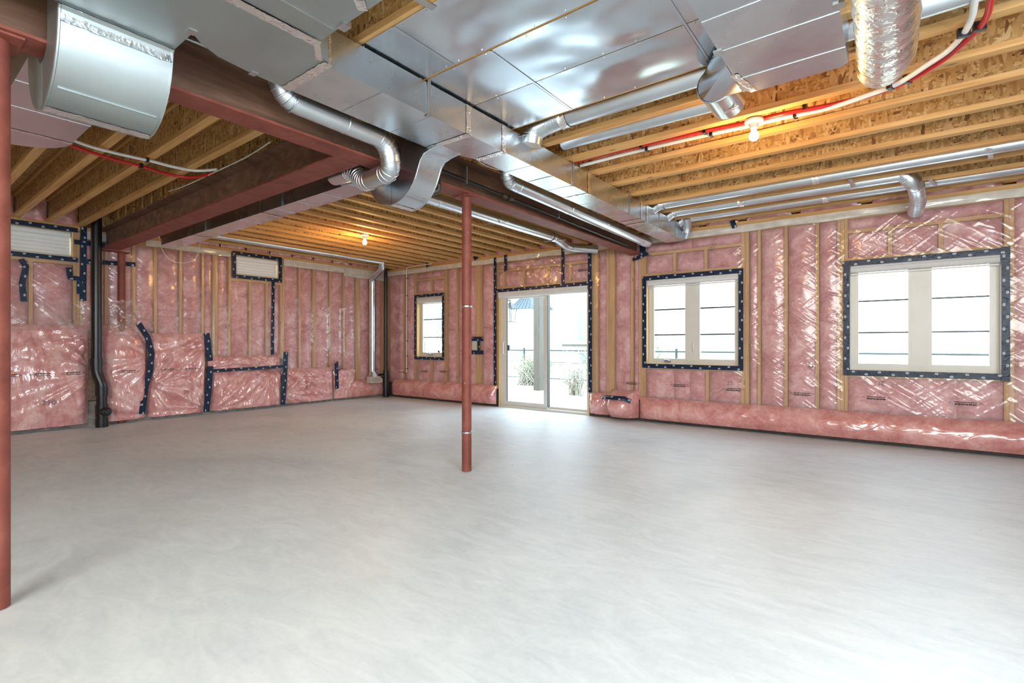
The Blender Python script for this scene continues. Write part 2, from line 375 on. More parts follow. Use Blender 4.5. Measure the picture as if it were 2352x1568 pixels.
struct('wall_front', B(XL-.2, XR+.1, YF-.1, YF, -.1, 3.0), DUSTY)
WB, WL = wall_back, wall_left
def vstud(par, mapf, s, z0, z1, wd=.038, d=0.0):
    p, q = mapf(s-wd/2, z0, d), mapf(s+wd/2, z1, -.138)
    return B(p[0], q[0], p[1], q[1], p[2], q[2]).build('stud', WZ, par)
def hplate(par, mapf, s0, s1, z0, z1, nm='plate', d=0.0):
    p, q = mapf(s0, z0, d), mapf(s1, z1, -.138)
    return B(p[0], q[0], p[1], q[1], p[2], q[2]).build(nm, WX if mapf is mb_back else WY, par)
def batt(par, mapf, s0, s1, z0, z1, amp=.022):
    b = MB(); ph = random.random()*90; w_, h_ = s1-s0, z1-z0
    nu, nv = max(4, int(w_/.045)), max(4, int(h_/.06))
    def f(a, c):
        e = min(min(a, 1-a)*w_, min(c, 1-c)*h_); k = 1-math.exp(-max(e, 0)/.022)
        s, z = lerp(s0, s1, a), lerp(z0, z1, c)
        return mapf(s, z, -.045+(.045+amp*.5)*k+amp*.8*k*nz(s*3+ph, z*2.2, ph)+amp*.35*k*nz(s*11+ph, z*9, ph))
    b.grid(f, nu, nv); return b.build('insulation_batt', PINK, par, smooth=True, sharp=0)
Z0B, ZP = .31, 2.54     # bottom of the studs and top of the insulation below the plates
def bay(par, mapf, s0, s1, z0, z1): 
    if s1-s0 > .04: batt(par, mapf, s0+.004, s1-.004, z0, z1)
# back wall: full studs (left edge, right edge)
full = [(-8.64,-8.60), (-8.125,-8.087), (-7.80,-7.715), (-6.935,-6.86), (-6.61,-6.572), (-6.13,-5.975), (-5.67,-5.585), (-3.735,-3.62), (-3.475,-3.34), (-3.08,-3.042),
        (-2.955,-2.85), (-1.57,-1.475), (-1.375,-1.337), (-1.075,-1.037), (-.745,-.707), (-.53,-.425), (.86,.935), (1.40,1.438), (1.84,1.878), (2.3,2.338)]
for a, b_ in full:
    n = max(1, round((b_-a)/.04)); wdt = (b_-a)/n
    for k in range(n): vstud(WB, mb_back, a+wdt*(k+.5), Z0B, ZP, wdt-.003, -.001*(k % 2)*3)
openings = {(-7.715,-6.935): (.80, 2.095, [-7.30], [-7.30]), (-5.585,-3.735): (None, 2.075, [-5.47,-5.03,-4.56,-4.12], []),
            (-2.85,-1.57): (.77, 2.08, [-2.43,-2.01], [-1.99]), (-.425,.86): (.755, 2.06, [-.04,.385], [])}
for i in range(len(full)-1):
    s0, s1 = full[i][1], full[i+1][0]
    if (s0, s1) in openings:
        zb, zt, up, lo = openings[(s0, s1)]
        hplate(WB, mb_back, s0, s1, 2.375, 2.413, 'header_plate'); hplate(WB, mb_back, s0, s1, zt-.01, zt+.035, 'header_plate')
        batt(WB, mb_back, s0, (s0+s1)/2, 2.415, ZP); batt(WB, mb_back, (s0+s1)/2, s1, 2.415, ZP)
        e = [s0]+sum([[c-.019, c+.019] for c in up], [])+[s1]
        for c in up: vstud(WB, mb_back, c, zt+.035, 2.375)
        for k in range(0, len(e), 2): bay(WB, mb_back, e[k], e[k+1], zt+.038, 2.372)
        if zb:
            hplate(WB, mb_back, s0, s1, zb-.02, zb+.03, 'sill_plate')
            e = [s0]+sum([[c-.019, c+.019] for c in lo], [])+[s1]
            for c in lo: vstud(WB, mb_back, c, Z0B, zb-.02)
            for k in range(0, len(e), 2):
                if e[k+1]-e[k] > .7:
                    md = [e[k], lerp(e[k], e[k+1], .47), lerp(e[k], e[k+1], .73), e[k+1]]
                    for q in range(3): batt(WB, mb_back, md[q], md[q+1], Z0B, zb-.025, .03)
                else: bay(WB, mb_back, e[k], e[k+1], Z0B, zb-.025)
    else:
        zc = 1.38+random.uniform(-.08, .08)
        bay(WB, mb_back, s0, s1, Z0B, zc); bay(WB, mb_back, s0, s1, zc+.002, ZP)
hplate(WB, mb_back, XL, XR, 2.625, 2.68, 'top_plate', .02); hplate(WB, mb_back, XL, XR, ZP, 2.62, 'top_plate', -.002)
for k in range(16): rim(-3.52-.305*k-.28, -3.52-.305*k, 2.685, 2.98, mb_back, par=WB)
for x0, x1 in ((-2.9,-2.1), (-2.0,-1.6), (-1.5,-1.0), (-.9,-.3), (-.2,.17), (.27,.85), (.95,1.45), (1.55,2.3)): rim(x0, x1, 2.685, 2.98, mb_back, par=WB)
# left wall
lfull = [(.50,.54), (.84,.90), (1.74,1.84), (1.94,1.98), (2.08,2.118), (2.395,2.433), (2.66,2.698), (2.99,3.03), (3.30,3.338), (3.46,3.54), (3.70,3.74),
         (4.57,4.65), (4.92,4.958), (5.20,5.262), (5.555,5.593), (5.855,5.893), (6.15,6.26), (6.49,6.528), (6.80,6.83), (6.86,6.898)]
def lbot(y): return 1.3 if y < 2.0 else 1.3 if y < 2.5 else 1.2 if y < 3.39 else .85 if y < 4.6 else .6 if y < 5.65 else .33
for a, b_ in lfull:
    n = max(1, round((b_-a)/.04)); wdt = (b_-a)/n
    for k in range(n): vstud(WL, mb_left, a+wdt*(k+.5), lbot(a), ZP, wdt-.003)
for i in range(len(lfull)-1):
    s0, s1 = lfull[i][1], lfull[i+1][0]
    if (s0, s1) in ((.90,1.74), (3.74,4.57)):
        hplate(WL, mb_left, s0, s1, 2.16, 2.205, 'sill_plate'); cr = [1.33] if s0 < 2 else [4.05, 4.335]
        e = [s0]+sum([[c-.019, c+.019] for c in cr], [])+[s1]
        for c in cr: vstud(WL, mb_left, c, lbot(c), 2.16)
        for k in range(0, len(e), 2): bay(WL, mb_left, e[k], e[k+1], lbot(e[k]), 2.158)
    else:
        zc = 1.45+random.uniform(-.1, .1); bay(WL, mb_left, s0, s1, lbot(s0), zc); bay(WL, mb_left, s0, s1, zc+.002, ZP)
hplate(WL, mb_left, YF, YB, 2.625, 2.68, 'top_plate', .02); hplate(WL, mb_left, YF, .9, ZP, 2.62, 'top_plate'); hplate(WL, mb_left, 1.74, 3.74, ZP, 2.62, 'top_plate'); hplate(WL, mb_left, 4.57, YB, ZP, 2.62, 'top_plate')
for k in range(9): rim(1.805-.306*k-.28, 1.805-.306*k-.02, 2.685, 2.98, mb_left, par=WL)
for k in range(11): rim(2.35+.41*k, 2.35+.41*k+.39, 2.685, 2.98, mb_left, par=WL)
# clear poly vapour barrier over studs and batts
def film(name, mapf, s0, s1, z0f, z1, holes, studs, label, stepx=.045, stepz=.06):
    cs = sorted([(a+b_)/2 for a, b_ in studs])
    def f(a, c):
        s, z = lerp(s0, s1, a), lerp(z0f, z1, c); dmin = min(abs(s-k) for k in cs)
        pil = min(1, dmin/.12); d = .006+.024*pil**.6
        d += .010*pil*nz(s*5+z*2.5, z*3-s, 3.3)+.006*nz(s*14+z*9, z*7-s*5, 9.1)*(.3+pil)
        if c > .985: d = .012
        return mapf(s, z, max(d, .004))
    nu, nv = int((s1-s0)/stepx), int((z1-z0f)/stepz)
    b = MB().grid(f, nu, nv, lambda a, c: hole_in(lerp(s0, s1, a), lerp(z0f, z1, c), holes))
    return tag(b.build(name, FILM if mapf is mb_back else FILML, smooth=True, sharp=0), label, 'plastic sheet')
HBF = [(h[0]-.03, h[1]+.03, h[2]-.03, h[3]+.03) for h in HB]; HLF = [(h[0]-.03, h[1]+.03, h[2]-.03, h[3]+.06) for h in HL]
fb = film('vapour_barrier', mb_back, -8.66, XR, .30, 2.6, HBF, full, 'clear wrinkled plastic sheet stapled over the wall with the sliding door')
fl_ = film('vapour_barrier', mb_left, .4, 6.88, .34, 2.6, HLF, lfull, 'clear wrinkled plastic sheet stapled over the wall with two small high windows')
# milky overlapping flap of poly along the top plates
def flap(mapf, s0, s1, z0, z1, name, label, d0=.032):
    b = MB().grid(lambda a, c: mapf(lerp(s0, s1, a), lerp(z0, z1, c)+.012*nz(lerp(s0, s1, a)*2.3, c, 5)*(1-c), d0+.012*nz(lerp(s0, s1, a)*5, c*2, 1)), int((s1-s0)/.06), 4)
    return tag(b.build(name, FLAP, smooth=True, sharp=0), label, 'plastic flap')
flap(mb_back, -8.6, XR, 2.545, 2.632, 'poly_flap', 'milky plastic flap along the top of the sliding door wall')
flap(mb_left, 4.62, 5.85, 2.51, 2.632, 'poly_flap', 'milky plastic flap along the wall top right of the small high window')
flap(mb_left, 5.85, 6.85, 2.45, 2.632, 'poly_flap', 'wide milky plastic flap behind the upright round duct near the corner', .04)
flap(mb_left, 2.55, 3.72, 2.54, 2.632, 'poly_flap', 'milky plastic flap along the wall top under the end of the rectangular duct')
flap(mb_left, 1.88, 2.2, 2.52, 2.632, 'poly_flap', 'short milky plastic flap behind the thick black drain pipe')
# dark curb lines at the foot of the walls
struct('baseboard_back', B(-8.55, -5.60, YB-.03, YB+.1, 0, .30).box(-3.74, XR, YB-.03, YB+.1, 0, .30), DARK)
struct('baseboard_left', B(XL-.1, XL+.03, YF, 6.88, 0, .33), CURB)

# ---------------------------------------------------------------- insulation rolls and blankets under poly at the foot of the walls
def prof_roll(c, top, D):                    # c 0 at bottom .. 1 at top -> (z, d)
    z = lerp(.045, top, c); d = D*(math.sin(PI*min(1, .12+c*.88))**.55)
    return z, max(.012, d)
ROLLF = {}; ROLLO = {}
def folds(s, z, anchors, ph):
    v = 0
    for i, (a, b_) in enumerate(anchors):
        dx, dz = s-a, z-b_; r = math.hypot(dx, dz); th = math.atan2(dz, dx)
        v += min(1, r/.12)*math.exp(-r/.55)*(1-3.2*abs(nz(th*4.2+ph+i*7, r*.7, i+.5)))
    return v
def roll(name, mapf, s0, s1, top, D, label, cat, m=PINKR, group=None, z0=.045, fold=0.0, ends=True, bul=None, anch=()):
    ph = random.random()*60; L = s1-s0
    def f(a, c):
        s = lerp(s0, s1, a); z, d = prof_roll(c, top, D); z = lerp(z0, top, c)
        e = min(a, 1-a)*L; k = 1-math.exp(-e/.05) if ends else 1
        if bul: d *= bul(a, c)
        d = .02+(d-.0)*k+.018*nz(s*2.5+ph, z*3, 1)*k+.008*nz(s*9+ph, z*8, 4)*k
        if fold:
            an = anch or ((s0, top), (s1, top), (lerp(s0, s1, .5), top))
            d += fold*k*min(1, (1-c)*7)*(folds(s, z, an, ph)+.30*(1-3*abs(nz(s*13+ph+z*2, z*1.5, 3))))
        zz = z+(.035 if fold else .014)*nz(s*2.4+ph, 2, 2)*c
        return mapf(s, zz, d)
    ROLLF[label] = lambda s, z: (lambda q: q[0]-XL if mapf is mb_left else YB-q[1])(f((s-s0)/L, (z-z0)/(top-z0)))
    b = MB().grid(f, max(8, int(L/.016)), 16 if not fold else max(20, int((top-z0)/.022))); o = b.build(name, m, smooth=True, sharp=0)
    ROLLO[label] = o
    return tag(o, label, cat, group)
roll('insulation_roll', mb_back, -2.93, XR, .345, .13, 'long pink insulation roll under plastic at the foot of the two window wall', 'insulation')
roll('insulation_roll', mb_back, -8.45, -5.60, .375, .11, 'pink insulation roll under plastic between the corner pipe and sliding door', 'insulation')
roll('insulation_roll', mb_back, -3.745, -3.39, .365, .12, 'short pink insulation roll directly right of the sliding door', 'insulation', fold=.02)
roll('insulation_roll', mb_left, 5.72, 6.85, .37, .11, 'pink insulation roll under the white register by the corner', 'insulation')
roll('insulation_blanket', mb_left, .45, 1.89, 1.36, .19, 'tall pink insulation blanket left of the thick black drain pipe', 'insulation', PINKV, fold=.05, anch=((.9, 1.62), (1.28, 1.60), (1.97, .75), (1.97, 1.3)))
roll('insulation_blanket', mb_left, 2.02, 2.55, 1.38, .22, 'bulging pink insulation blanket right of the thick black drain pipe', 'insulation', PINKV, fold=.03, anch=((2.1, 1.4), (2.55, .1), (2.58, .9)),
     bul=lambda a, c: 1-.55*max(0, a-.6)/.4*abs(2*c-1)**2)
roll('insulation_blanket', mb_left, 2.57, 3.33, 1.27, .14, 'folded pink insulation blanket between two dark tape strips', 'insulation', PINKV, fold=.06, anch=((3.34, 1.26), (3.34, 1.1), (2.57, .5), (3.33, .1)))
roll('insulation_blanket', mb_left, 3.40, 4.56, .69, .13, 'low pink insulation blanket under the level dark tape strip', 'insulation', PINKV, fold=.06, anch=((4.05, .70), (4.40, .70), (3.4, .05)))
roll('insulation_blanket', mb_left, 3.38, 4.56, .91, .07, 'flat pink insulation band above the level dark tape strip', 'insulation', PINKV, fold=.04, z0=.68, anch=((4.05, .72), (4.40, .72), (3.4, .72)))
roll('insulation_blanket', mb_left, 4.60, 5.60, .66, .10, 'crumpled glossy pink insulation blanket right of the tall tape strip', 'insulation', PINKV, fold=.06, anch=((4.6, .7), (4.8, .5), (5.0, .68), (4.6, .2)))
roll('insulation_blanket', mb_left, 5.62, 6.12, .60, .08, 'small pink insulation blanket right of the short dark tape strip', 'insulation', PINKV, fold=.02)
# box shaped bump wrapped in pink insulation right of the door
t = thing('insulated_pipe_box', 'rounded pink insulated bump with dark tape on its top right of the door', 'insulation', (-3.16, 6.72, 0))
b = MB()
def fbump(a, c):
    x = lerp(-3.38, -2.94, a); z, d = prof_roll(c, .43, .31); e = min(a, 1-a)*.44; k = (1-math.exp(-e/.04))
    return (x, YB-.02-(d+.03)*k-.01*nz(x*8, z*8), z+.0)
b.grid(fbump, 20, 18); b.build('wrapping', PINKR, t, smooth=True, sharp=0)
tp = MB(); tp.grid(lambda a, c: (lerp(-3.39, -2.95, a), YB-.375+.07*(2*a-1)**2-.01*c*0+(.10 if c > .5 else 0)*(c-.5), .315+.055*c-.06*max(0, a-.8)*4-.03*max(0, .15-a)*4), 16, 4, uv=lambda a, c: (a*.44, (c-.5)*.06))
tp.build('tape_strip', TAPE, t, smooth=True, sharp=0)

# ---------------------------------------------------------------- tape
def tape(mb, mapf, pts, width=.06, d=.034, jit=.003):
    P = []                                   # densify
    for i in range(len(pts)-1):
        a, b_ = Vector(pts[i]), Vector(pts[i+1]); n = max(1, int((b_-a).length/.04))
        for k in range(n): P.append(a.lerp(b_, k/n))
    P.append(Vector(pts[-1])); L = 0; vs = []; uv = []; u0 = random.random()*3
    for i, p in enumerate(P):
        if i: L += (p-P[i-1]).length
        tdir = (P[min(i+1, len(P)-1)]-P[max(i-1, 0)]).normalized(); s = Vector((-tdir.y, tdir.x))
        for k in (-1, 0, 1):
            q = p+s*(width/2*k); dd = d(q.x, q.y) if callable(d) else d
            vs.append(mapf(q.x, q.y, dd+jit*nz(q.x*17, q.y*17, 2)+.002)); uv.append((u0+L, width/2*k))
    fs = []
    for i in range(len(P)-1):
        for k in (0, 1): fs.append((i*3+k, i*3+k+1, (i+1)*3+k+1, (i+1)*3+k))
    mb.add(vs, fs, uv); return mb
def tape_frame(mapf, s0, s1, z0, z1, label, cx, w_=.06, sides='lrtb', d=.034, ext=.0):
    t = thing('sealing_tape', label, 'tape', mapf((s0+s1)/2, z0, 0)); h = w_/2
    if 'l' in sides: tape(MB(), mapf, [(s0+h, z0), (s0+h, z1)], w_, d).build('tape_strip', TAPE, t, smooth=True, sharp=0)
    if 'r' in sides: tape(MB(), mapf, [(s1-h, z0-ext), (s1-h, z1+ext)], w_, d).build('tape_strip', TAPE, t, smooth=True, sharp=0)
    if 't' in sides: tape(MB(), mapf, [(s0-ext, z1-h), (s1, z1-h)], w_, d+.002).build('tape_strip', TAPE, t, smooth=True, sharp=0)
    if 'b' in sides: tape(MB(), mapf, [(s0, z0+h), (s1, z0+h)], w_, d+.002).build('tape_strip', TAPE, t, smooth=True, sharp=0)
    return t
tape_frame(mb_back, -.468, .901, .753, 2.059, 'navy tape frame around the widest window, far right', 0, .063, ext=.012)
tape_frame(mb_back, -2.888, -1.533, .768, 2.079, 'navy tape frame around the middle window', 0)
tape_frame(mb_back, -7.752, -6.903, .796, 2.098, 'navy tape frame around the narrow window near the corner', 0, .055)
t = tape_frame(mb_back, -5.60, -3.70, .36, 2.078, 'navy tape frame around the sliding door with strips rising above it', 0, .065, 'r')
tape(MB(), mb_back, [(-5.63, .37), (-5.63, 2.64)], .06).build('tape_strip', TAPE, t, smooth=True, sharp=0)
tape(MB(), mb_back, [(-5.60, 2.045), (-3.69, 2.045)], .06, .037).build('tape_strip', TAPE, t, smooth=True, sharp=0)
tape(MB(), mb_back, [(-4.224, 2.06), (-4.224, 2.65)], .06).build('tape_strip', TAPE, t, smooth=True, sharp=0)
tape(MB(), mb_back, [(-3.74, 2.04), (-3.74, 2.66)], .065).build('tape_strip', TAPE, t, smooth=True, sharp=0)
def tape_thing(mapf, strips, label, d=.036):
    t = thing('tape_patch', label, 'tape', mapf(strips[0][0][0][0], strips[0][0][0][1], 0))
    for pts, w_ in strips: tape(MB(), mapf, pts, w_, d).build('tape_strip', TAPE, t, smooth=True, sharp=0)
    return t
tape_thing(mb_back, [([(-5.38, 2.37), (-5.385, 2.66)], .06)], 'short upright navy tape strip above the sliding door, left end', .048)
tape_thing(mb_back, [([(-7.345, 2.72), (-7.33, 2.62)], .07)], 'small navy tape tab at the ceiling above the narrow window', .06)
tape_thing(mb_back, [([(-6.09, 2.72), (-6.05, 2.65)], .09)], 'small navy tape tab at the ceiling just right of the centre post', .06)
tape_thing(mb_back, [([(-1.66, 2.70), (-1.63, 2.60)], .06)], 'small navy tape tab at the ceiling right of the trunk duct end', .06)
tape_thing(mb_back, [([(-2.90, 2.36), (-3.02, 2.33)], .05), ([(-2.86, 2.64), (-2.87, 2.38)], .09), ([(-2.98, 2.345), (-2.78, 2.40)], .05)], 'bunched navy tape sealing the far end of the long steel beam', .07)
def dl(z): return .05
tape_frame(mb_left, 3.746, 4.585, 2.20, 2.645, 'navy tape frame around the small high window in the middle of the side wall', 0, .06)
tape_frame(mb_left, .86, 1.782, 2.20, 2.655, 'navy tape frame around the high window beside the front column', 0, .06, 'ltb')
tape_thing(mb_left, [([(1.842, 2.69), (1.835, 1.69)], .07), ([(1.69, 2.12), (1.70, 1.985), (1.84, 1.985)], .06), ([(1.80, 1.98), (1.80, 1.78)], .06), ([(1.743, 2.468), (1.947, 2.471), (2.25, 2.47)], .06), ([(1.869, 2.224), (2.42, 2.251)], .06)], 'branching navy tape strips behind the thick black drain pipe', .04)
tape_thing(mb_left, [([(1.235, 2.17), (1.28, 2.08), (1.245, 1.87), (1.26, 1.64)], .06)], 'wavy navy tape strip under the high window beside the front column', .04)
tape_thing(mb_left, [([(4.425, 2.21), (4.41, .92)], .055)], 'long upright navy tape strip hanging from the small high window', .04)
tape_thing(mb_left, [([(2.42, 1.40), (2.53, 1.20), (2.575, .98), (2.56, .73), (2.50, .48), (2.46, .11)], .075)], 'curved navy tape strip along the edge of the bulging pink blanket', .17)
tape_thing(mb_left, [([(3.34, 1.28), (3.365, 1.04), (3.39, .84)], .085)], 'short navy tape strip at the top edge of the folded pink blanket', .08)
tape_thing(mb_left, [([(3.36, .76), (3.335, .42), (3.30, .05)], .09)], 'low navy tape strip between the folded and the low pink blankets', .17)
tape_thing(mb_left, [([(3.38, .685), (4.54, .715)], .05)], 'level navy tape strip across the low pink blanket', .155)
tape_thing(mb_left, [([(4.59, .97), (4.58, .64), (4.54, .04)], .085)], 'tall navy tape strip right of the level strip, down to the floor', .155)
tape_thing(mb_left, [([(5.62, .77), (5.635, .24)], .08)], 'short wide navy tape strip on the pink blanket near the round duct', .12)

# printed marks on the poly and stamps on the batts
def print_mark(mapf, s, z, d, par, L=.17, flip=1, arrow=True):
    b = MB()
    def bar(s0, s1, z0, z1):
        dd = d((s0+s1)/2, (z0+z1)/2)+.004 if callable(d) else d
        p, q = mapf(s0, z0, dd), mapf(s1, z1, dd+.0006); b.box(p[0], q[0], p[1], q[1], p[2], q[2])
    x = s-L/2
    while x < s+L/2:
        l = random.uniform(.012, .03); bar(x, min(x+l, s+L/2), z-.012*flip-.006, z-.012*flip+.006); x += l+.004
    x = s-L/2
    while x < s+L/2:
        l = random.uniform(.008, .02); bar(x, min(x+l, s+L/2), z+.010*flip-.004, z+.010*flip+.004); x += l+.003
    for e in (-1, 1):
        c = s+e*(L/2+.03)
        for k in range(4): bar(c-.016+k*.004, c-.012+k*.004, z-.008+k*.005, z-.003+k*.005); bar(c+.012-k*.004, c+.016-k*.004, z-.008+k*.005, z-.003+k*.005)
    if arrow: bar(s-L/2-.12, s-L/2-.08, z-.001, z+.001)
    return b.build('print', INK, par, kind='stuff')
for x, z in ((-.164, .513), (.575, .506), (-2.345, .541), (-1.655, .525), (-.88, .513), (-3.05, .54), (-3.86, 2.262), (-7.44, .565), (-6.93, .58)): print_mark(mb_back, x, z, .046, fb)
for y, z in ((6.60, .58), (5.79, .60)): print_mark(mb_left, y, z, .046, fl_)
def stamp(txt, size, loc, rot, par, m=STAMP):
    cu = bpy.data.curves.new('stamp', 'FONT'); cu.body = txt; cu.size = size; cu.align_x = 'CENTER'; cu.align_y = 'CENTER'
    o = bpy.data.objects.new('stamp', cu); C.objects.link(o); dg = bpy.context.evaluated_depsgraph_get()
    me = bpy.data.meshes.new_from_object(o.evaluated_get(dg)); bpy.data.objects.remove(o); bpy.data.curves.remove(cu)
    me.materials.clear(); me.materials.append(m)
    o = bpy.data.objects.new('stamp', me); C.objects.link(o)
    o.matrix_world = Matrix.Translation(loc) @ rot; attach(o, par); return o
RB_ = Matrix.Rotation(R(90), 4, 'X'); RL_ = Matrix.Rotation(R(90), 4, 'Z') @ Matrix.Rotation(R(90), 4, 'X')
for lab, marks in (('tall pink insulation blanket left of the thick black drain pipe', (1.10, 1.40, 1.70)), ('bulging pink insulation blanket right of the thick black drain pipe', (2.28,)), ('folded pink insulation blanket between two dark tape strips', (2.77, 3.08))):
    for y in marks: print_mark(mb_left, y, .725, ROLLF[lab], ROLLO[lab], .15, -1, False)
for lab, txt, y, z, size in (('tall pink insulation blanket left of the thick black drain pipe', '210', 1.46, .37, .09), ('folded pink insulation blanket between two dark tape strips', '20', 3.02, .38, .08), ('bulging pink insulation blanket right of the thick black drain pipe', '20', 2.44, 1.08, .06)):
    stamp(txt, size, (XL+ROLLF[lab](y, z)+.022, y, z), RL_, ROLLO[lab])
lab = 'long pink insulation roll under plastic at the foot of the two window wall'; stamp('20', .05, (-2.70, YB-ROLLF[lab](-2.70, .31)-.012, .31), RB_, ROLLO[lab])
stamp('22', .07, (-1.914, YB-.04, 2.389-.02), RB_, fb); stamp('22', .07, (-1.696, YB-.04, .60), RB_, fb)
stamp('22', .07, (-.79, YB-.04, .86), RB_ @ Matrix.Rotation(R(-90), 4, 'Z'), fb); stamp('22', .06, (-.114, YB-.04, .676), RB_ @ Matrix.Rotation(R(80), 4, 'Z'), fb)
def haze_mat():
    m, nt, p = M_new('milky_loose_film'); nt.nodes.remove(p); out = nt.nodes['Material Output']
    tr = nd(nt, 'ShaderNodeBsdfTransparent'); df = nd(nt, 'ShaderNodeBsdfDiffuse'); df.inputs[0].default_value = (.76,.62,.58,1); gl = nd(nt, 'ShaderNodeBsdfGlossy'); gl.inputs['Roughness'].default_value = .2
    h = tex_noise(nt, coords(nt, (9, 9, 2.5), (.6, 0, 0), streak=True), 1, 3, .5, .8, 'RIDGED_MULTIFRACTAL'); b = bump(nt, h, .6, .04); nt.links.new(b, gl.inputs['Normal']); nt.links.new(b, df.inputs['Normal'])
    m1 = nd(nt, 'ShaderNodeMixShader'); nt.links.new(math_n(nt, 'MULTIPLY_ADD', h, .45, .10), m1.inputs[0]); nt.links.new(tr.outputs[0], m1.inputs[1]); nt.links.new(df.outputs[0], m1.inputs[2])
    m2 = nd(nt, 'ShaderNodeMixShader'); nt.links.new(schlick(nt, b, .05, .9, 2.6), m2.inputs[0]); nt.links.new(m1.outputs[0], m2.inputs[1]); nt.links.new(gl.outputs[0], m2.inputs[2])
    nt.links.new(m2.outputs[0], out.inputs[0]); return m
HAZE = haze_mat()
b = MB().grid(lambda a, c: (XL+lerp(.175, .13, c)+.03*nz(a*5, c*5, 2)-.05*(1-math.sin(PI*min(1, max(0, a*.9+.05))))+.012*nz(a*14, c*11, 5), lerp(2.10, 2.46, a), lerp(1.22, 1.72, c)+.03*nz(a*3, c, 8)), 22, 24)
tag(b.build('loose_film', HAZE, smooth=True, sharp=0), 'loose milky plastic bunched over the foot of the red wall post', 'plastic sheet')
b = MB().grid(lambda a, c: (XL+lerp(.13, .035, c)+.05*(1-c)*(1-3*abs(nz(math.atan2(c+.05, a-.25)*4, 1.5, 3)))*.5+.01*nz(a*14, c*11, 5), lerp(.5, 1.95, a), lerp(1.28, 1.64, c)+.02*nz(a*6, c, 8)), 60, 18)
tag(b.build('loose_film', HAZE, smooth=True, sharp=0), 'loose fan folded plastic above the tall blanket beside the drain pipe', 'plastic sheet')
# ---------------------------------------------------------------- windows and sliding door (back wall)
def frame_rect(mb, x0, x1, z0, z1, wd, y0, y1):
    mb.box(x0, x0+wd, y0, y1, z0, z1).box(x1-wd, x1, y0, y1, z0, z1).box(x0+wd, x1-wd, y0, y1, z0, z0+wd).box(x0+wd, x1-wd, y0, y1, z1-wd, z1); return mb
def jamb(name, x0, x1, z0, z1, m, par, sill=True):
    b = B(x0-.018, x0, YB-.012, YB+.13, z0-.018, z1+.018).box(x1, x1+.018, YB-.012, YB+.13, z0-.018, z1+.018).box(x0, x1, YB-.012, YB+.13, z1, z1+.018)
    if sill: b.box(x0, x1, YB-.012, YB+.13, z0-.018, z0)
    return b.build(name, m, par)
def win(num, x0, x1, z0, z1, panes, jm, crank=None, mw=.14, shade_h=.085):
    fr = MB(); frame_rect(fr, x0, x1, z0, z1, .045, YB+.085, YB+.15)
    w_ = fr.build('window_%d' % num, WHITE, kind='structure')
    jamb('jamb', x0, x1, z0, z1, jm, w_)
    xs = x0+.045; n = panes; pw = (x1-x0-.09-mw*(n-1))/n
    for k in range(n):
        a = xs+k*(pw+mw); b_ = a+pw
        sh = MB(); frame_rect(sh, a, b_, z0+.045, z1-.045, .03, YB+.075, YB+.12); s = sh.build('sash', WHITE, w_)
        B(a+.03, b_-.03, YB+.112, YB+.116, z0+.075, z1-.075).build('pane', GLASS, s)
        for zz in (1.24, 1.60): B(a+.03, b_-.03, YB+.104, YB+.124, zz-.009, zz+.009).build('grille_bar', BARM, s)
        if k < n-1: B(b_, b_+mw, YB+.07, YB+.14, z0+.045, z1-.045).build('mullion', WHITE, w_)
    sd = MB().tube([(x0+.004, YB+.035, z1-shade_h/2), (x1-.004, YB+.035, z1-shade_h/2)], shade_h/2, 14); sd.box(x0+.004, x1-.004, YB+.0, YB+.075, z1-.03, z1-.002)
    s = sd.build('roller_shade', SHADE, w_, smooth=True)
    B(x0+.01, x1-.01, YB+.025, YB+.043, z1-shade_h-.022, z1-shade_h-.004).build('hem_bar', WHITE, s)
    if crank is not None:
        cr = B(crank-.045, crank+.045, YB+.055, YB+.085, z0+.018, z0+.045); cr.tube([(crank+.03, YB+.05, z0+.04), (crank, YB+.04, z0+.055), (crank-.05, YB+.045, z0+.05)], .008, 8)
        cr.build('crank_handle', STEEL, w_, smooth=True)
    return w_
win(1, -.405, .84, .814, 2.004, 2, WHITE)
w2 = win(2, -2.831, -1.588, .829, 2.024, 2, PINE, -2.55)
MB().tube(fillet([(-2.19, YB+.065, 1.0), (-2.19, YB+.04, 1.02), (-2.19, YB+.04, 1.12), (-2.19, YB+.065, 1.14)], .02), .008, 8).build('latch_handle', WHITE, w2, smooth=True)
win(3, -7.69, -6.965, .86, 2.04, 1, PINE, -7.38, shade_h=.11)
# sliding door
dx0, dx1, dz1 = -5.54, -3.775, 2.02
dr = MB(); dr.box(dx0, dx0+.05, YB+.02, YB+.15, 0, dz1).box(dx1-.045, dx1, YB+.02, YB+.15, 0, dz1).box(dx0, dx1, YB+.02, YB+.15, dz1-.05, dz1).box(dx0, dx1, YB-.005, YB+.15, 0, .035)
door = dr.build('door_1', WHITE, kind='structure')
B(dx0-.02, dx0, YB-.02, YB+.14, 0, dz1+.02).box(dx1, dx1+.02, YB-.02, YB+.14, 0, dz1+.02).box(dx0, dx1, YB-.02, YB+.14, dz1, dz1+.03).build('jamb', PINE, door)
mx = -4.60
sl = MB(); frame_rect(sl, dx0+.05, mx+.035, .035, dz1-.05, .075, YB+.03, YB+.065); s1 = sl.build('sliding_panel', WHITE, door)
B(dx0+.125, mx-.04, YB+.045, YB+.049, .11, dz1-.125).build('pane', GLASS, s1)
sf = MB(); frame_rect(sf, mx-.035, dx1-.045, .035, dz1-.05, .035, YB+.085, YB+.12); s2 = sf.build('fixed_panel', WHITE, door)
B(mx, dx1-.08, YB+.1, YB+.104, .07, dz1-.085).build('pane', GLASS, s2)
